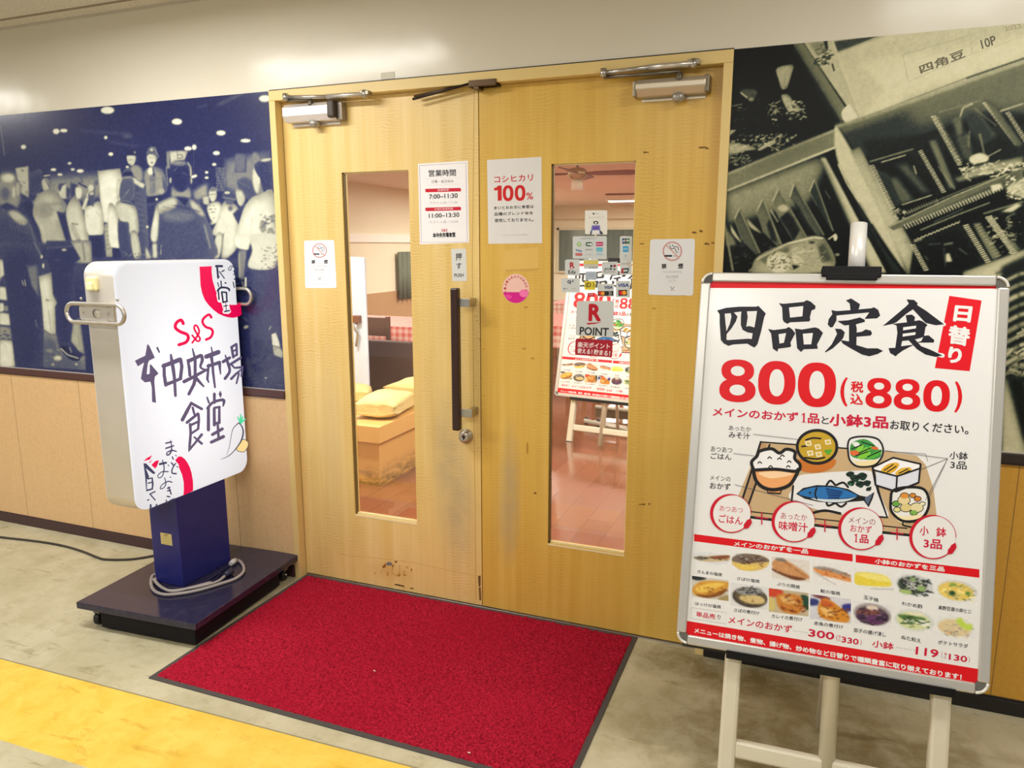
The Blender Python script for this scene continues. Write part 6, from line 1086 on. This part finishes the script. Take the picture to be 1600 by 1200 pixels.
for v in bm.verts:
    n = v.co.normalized(); k = 1+.14*math.sin(13*n.x+2)*math.sin(11*n.z)+.1*math.sin(17*n.y+9*n.z); v.co = Vector((n.x*.055*k, n.y*.055*k, n.z*.09*k))
bm.verts.ensure_lookup_table(); zmin = min(v.co.z for v in bm.verts); mb = MB(); mb.bm(bm, mat((226,228,240), .8, 0, .2, .12, 60), Matrix.Translation((lace.x-.11, lace.y-.065, .393-zmin)), False); tag(mb.build('crumpled_bag'), 'small crumpled white plastic bag on the cabinet beside the nearest sack', 'bag')
# tables with checked cloths, chairs
t = NT('red_gingham'); o = t.obj(); s4 = t.n('SeparateXYZ'); t.l(o, s4.inputs[0]); P3 = []
for ax in ('X', 'Y', 'Z'): P3.append(t.math('GREATER_THAN', t.math('FRACT', t.math('MULTIPLY', s4.outputs[ax], 15.)), .5))
sm = t.math('MULTIPLY', t.math('ADD', t.math('ADD', P3[0], P3[2]), P3[1]), .34); M_ging = t.set(t.mix(sm, C3((240,214,198)), C3((214,104,92))), .7, 0, .2)
M_wd = mat((150,96,54), .4, 0, .4, .12, 10, name='chair_wood'); M_wl = mat((206,150,86), .4, 0, .4, .1, 10)
def table(x, y, label, w_=.8, d_=1.3):
    cl = label.replace('dining table', 'checked tablecloth').replace(' door glass', ' door')
    th = thing('dining_table', label, 'table', (x, y, 0), group=None); mb = MB(); mb.box(x-w_/2, x+w_/2, y-d_/2, y+d_/2, .69, .72, M_wd); mb.build('table_top', th)
    for sx in (-1, 1):
        for sy in (-1, 1): mb = MB(); mb.box(x+sx*(w_/2-.08)-.025, x+sx*(w_/2-.08)+.025, y+sy*(d_/2-.08)-.025, y+sy*(d_/2-.08)+.025, 0, .69, M_wd); mb.build('table_leg', th)
    mb = MB(); nseg = 14; ring = []
    loop = [(x+(w_/2+.012)*cx, y+(d_/2+.012)*cy) for cx, cy in rrect(-1, 1, -1, 1, .12, 4)]; loop = catmull(loop, 2, True); k = len(loop)
    vs = [(px, py, .727) for px, py in loop]+[(px+(px-x)*.02*math.sin(i*1.1), py+(py-y)*.015*math.sin(i*1.3), .50+.02*math.sin(i*.9)) for i, (px, py) in enumerate(loop)]
    mb.add(vs, [[i, (i+1) % k, k+(i+1) % k, k+i] for i in range(k)], M_ging); mb.add(vs[:k], [list(range(k))], M_ging); o = mb.build('tablecloth'); tag(o, cl, 'tablecloth', 'checked tablecloths'); return th
def chair(x, y, rz, label, m=None):
    th = thing('dining_chair', label, 'chair', (x, y, 0), (0, 0, R(rz))); m = m or M_wl
    mb = MB(); mb.box(-.21, .21, -.21, .21, .42, .455, m, bev=.01); mb.build('seat', th, True)
    for sx, sy, h in ((-1,-1,.42), (1,-1,.42), (-1,1,.86), (1,1,.86)): mb = MB(); mb.box(sx*.19-.018, sx*.19+.018, sy*.19-.018, sy*.19+.018, 0, h, m, bev=.004); mb.build('leg', th, True)
    mb = MB(); mb.box(-.172, .172, .178, .202, .68, .85, m, bev=.006); mb.box(-.172, .172, .18, .20, .54, .60, m, bev=.004); mb.build('backrest', th, True); return th
table(-1.95, 4.1, 'dining table behind the left door glass', 1.5, .9); chair(-1.62, 3.46, 180, 'dark brown wooden chair before the checked table, right of the pair', mat((116,84,66), .5, 0, .3, .1)); chair(-2.22, 3.46, 180, 'dark brown wooden chair before the checked table, left of the pair', mat((116,84,66), .5, 0, .3, .1))
bs = thing('bench', 'dark brown bench back in front of the checked table behind the left door', 'bench', (-1.9, 3.0, 0)); Mbb = mat((92,70,60), .6, 0, .3, .12, 8)
mb = MB(); mb.box(-2.7, -.95, 2.84, 2.9, .05, .70, Mbb, bev=.015); mb.build('backrest', bs); mb = MB(); mb.box(-2.7, -.95, 2.9, 3.2, .36, .43, mat((120,92,78), .5), bev=.015); mb.box(-2.66, -1., 2.9, 3.16, 0, .36, Mbb); mb.build('seat', bs)
table(-.35, 4.9, 'nearest dining table seen past the edge of the inside menu board'); table(-.75, 7.6, 'middle dining table of the row seen through the right door'); table(-1.1, 10.2, 'farthest dining table of the row seen through the right door')
for i, (x, y, rz) in enumerate(((.28, 4.65, -90), (-.1, 7.3, -90), (-.1, 7.9, -90), (-.4, 10.2, -90))): chair(x, y, rz, ['pale wooden chair tucked at the nearest checked table', 'pale wooden chair at the middle table, nearer of two', 'pale wooden chair at the middle table, farther of two', 'pale wooden chair at the farthest checked table'][i])
mb = MB(); n_ = 40; ys = [9.55+.95*i/n_ for i in range(n_+1)]; vs = []
for z in (.5, 1.37): vs += [(-4.93+.03*math.sin(i*.9), y, z) for i, y in enumerate(ys)]
mb.add(vs, [[i, i+1, n_+2+i, n_+1+i] for i in range(n_)], mat((122,128,108), .8, 0, .2, .12, 5), True)
o = mb.build('wall_hanging'); sd = o.modifiers.new('solid', 'SOLIDIFY'); sd.thickness = .012; tag(o, 'grey green cloth hanging on the far wall seen through the left door', 'hanging')

fsx = thing('folded_stand', 'folded pale metal stand lying on the floor behind the inside menu board', 'stand', onZ(940, 676)); Mfs = mat((214,208,190), .4, .3)
DV = Vector((.05, .16, 0)); a, b = onZ(896, 672)+DV, onZ(1000, 694)+DV; mb = MB(); mb.tube([a+Vector((0,0,.05)), b+Vector((0,0,.03))], .018, Mfs, 10); mb.tube([a+Vector((.05,.12,.018)), b+Vector((.05,.12,.018))], .016, Mfs, 10); mb.build('tube_frame', fsx)
a, b = onZ(909, 664)+DV, onZ(1000, 676)+DV; mb = MB(); mb.tube([a+Vector((0,.1,.11)), b+Vector((0,.1,.11))], .016, Mfs, 10); mb.box(a.x, b.x, a.y+.09, a.y+.11, .02, .1, mat((120,96,70), .6)); mb.build('upper_rail', fsx)
for px, py in ((899,668), (918,672), (966,684), (978,686)): p = onZ(px, py)+DV; mb = MB(); mb.lathe([(.012, -.02), (.028, -.016), (.028, .016), (.012, .02)], (p.x, p.y, .03), (1,.4,0), M_black, 14); mb.build('clamp_knob', fsx)
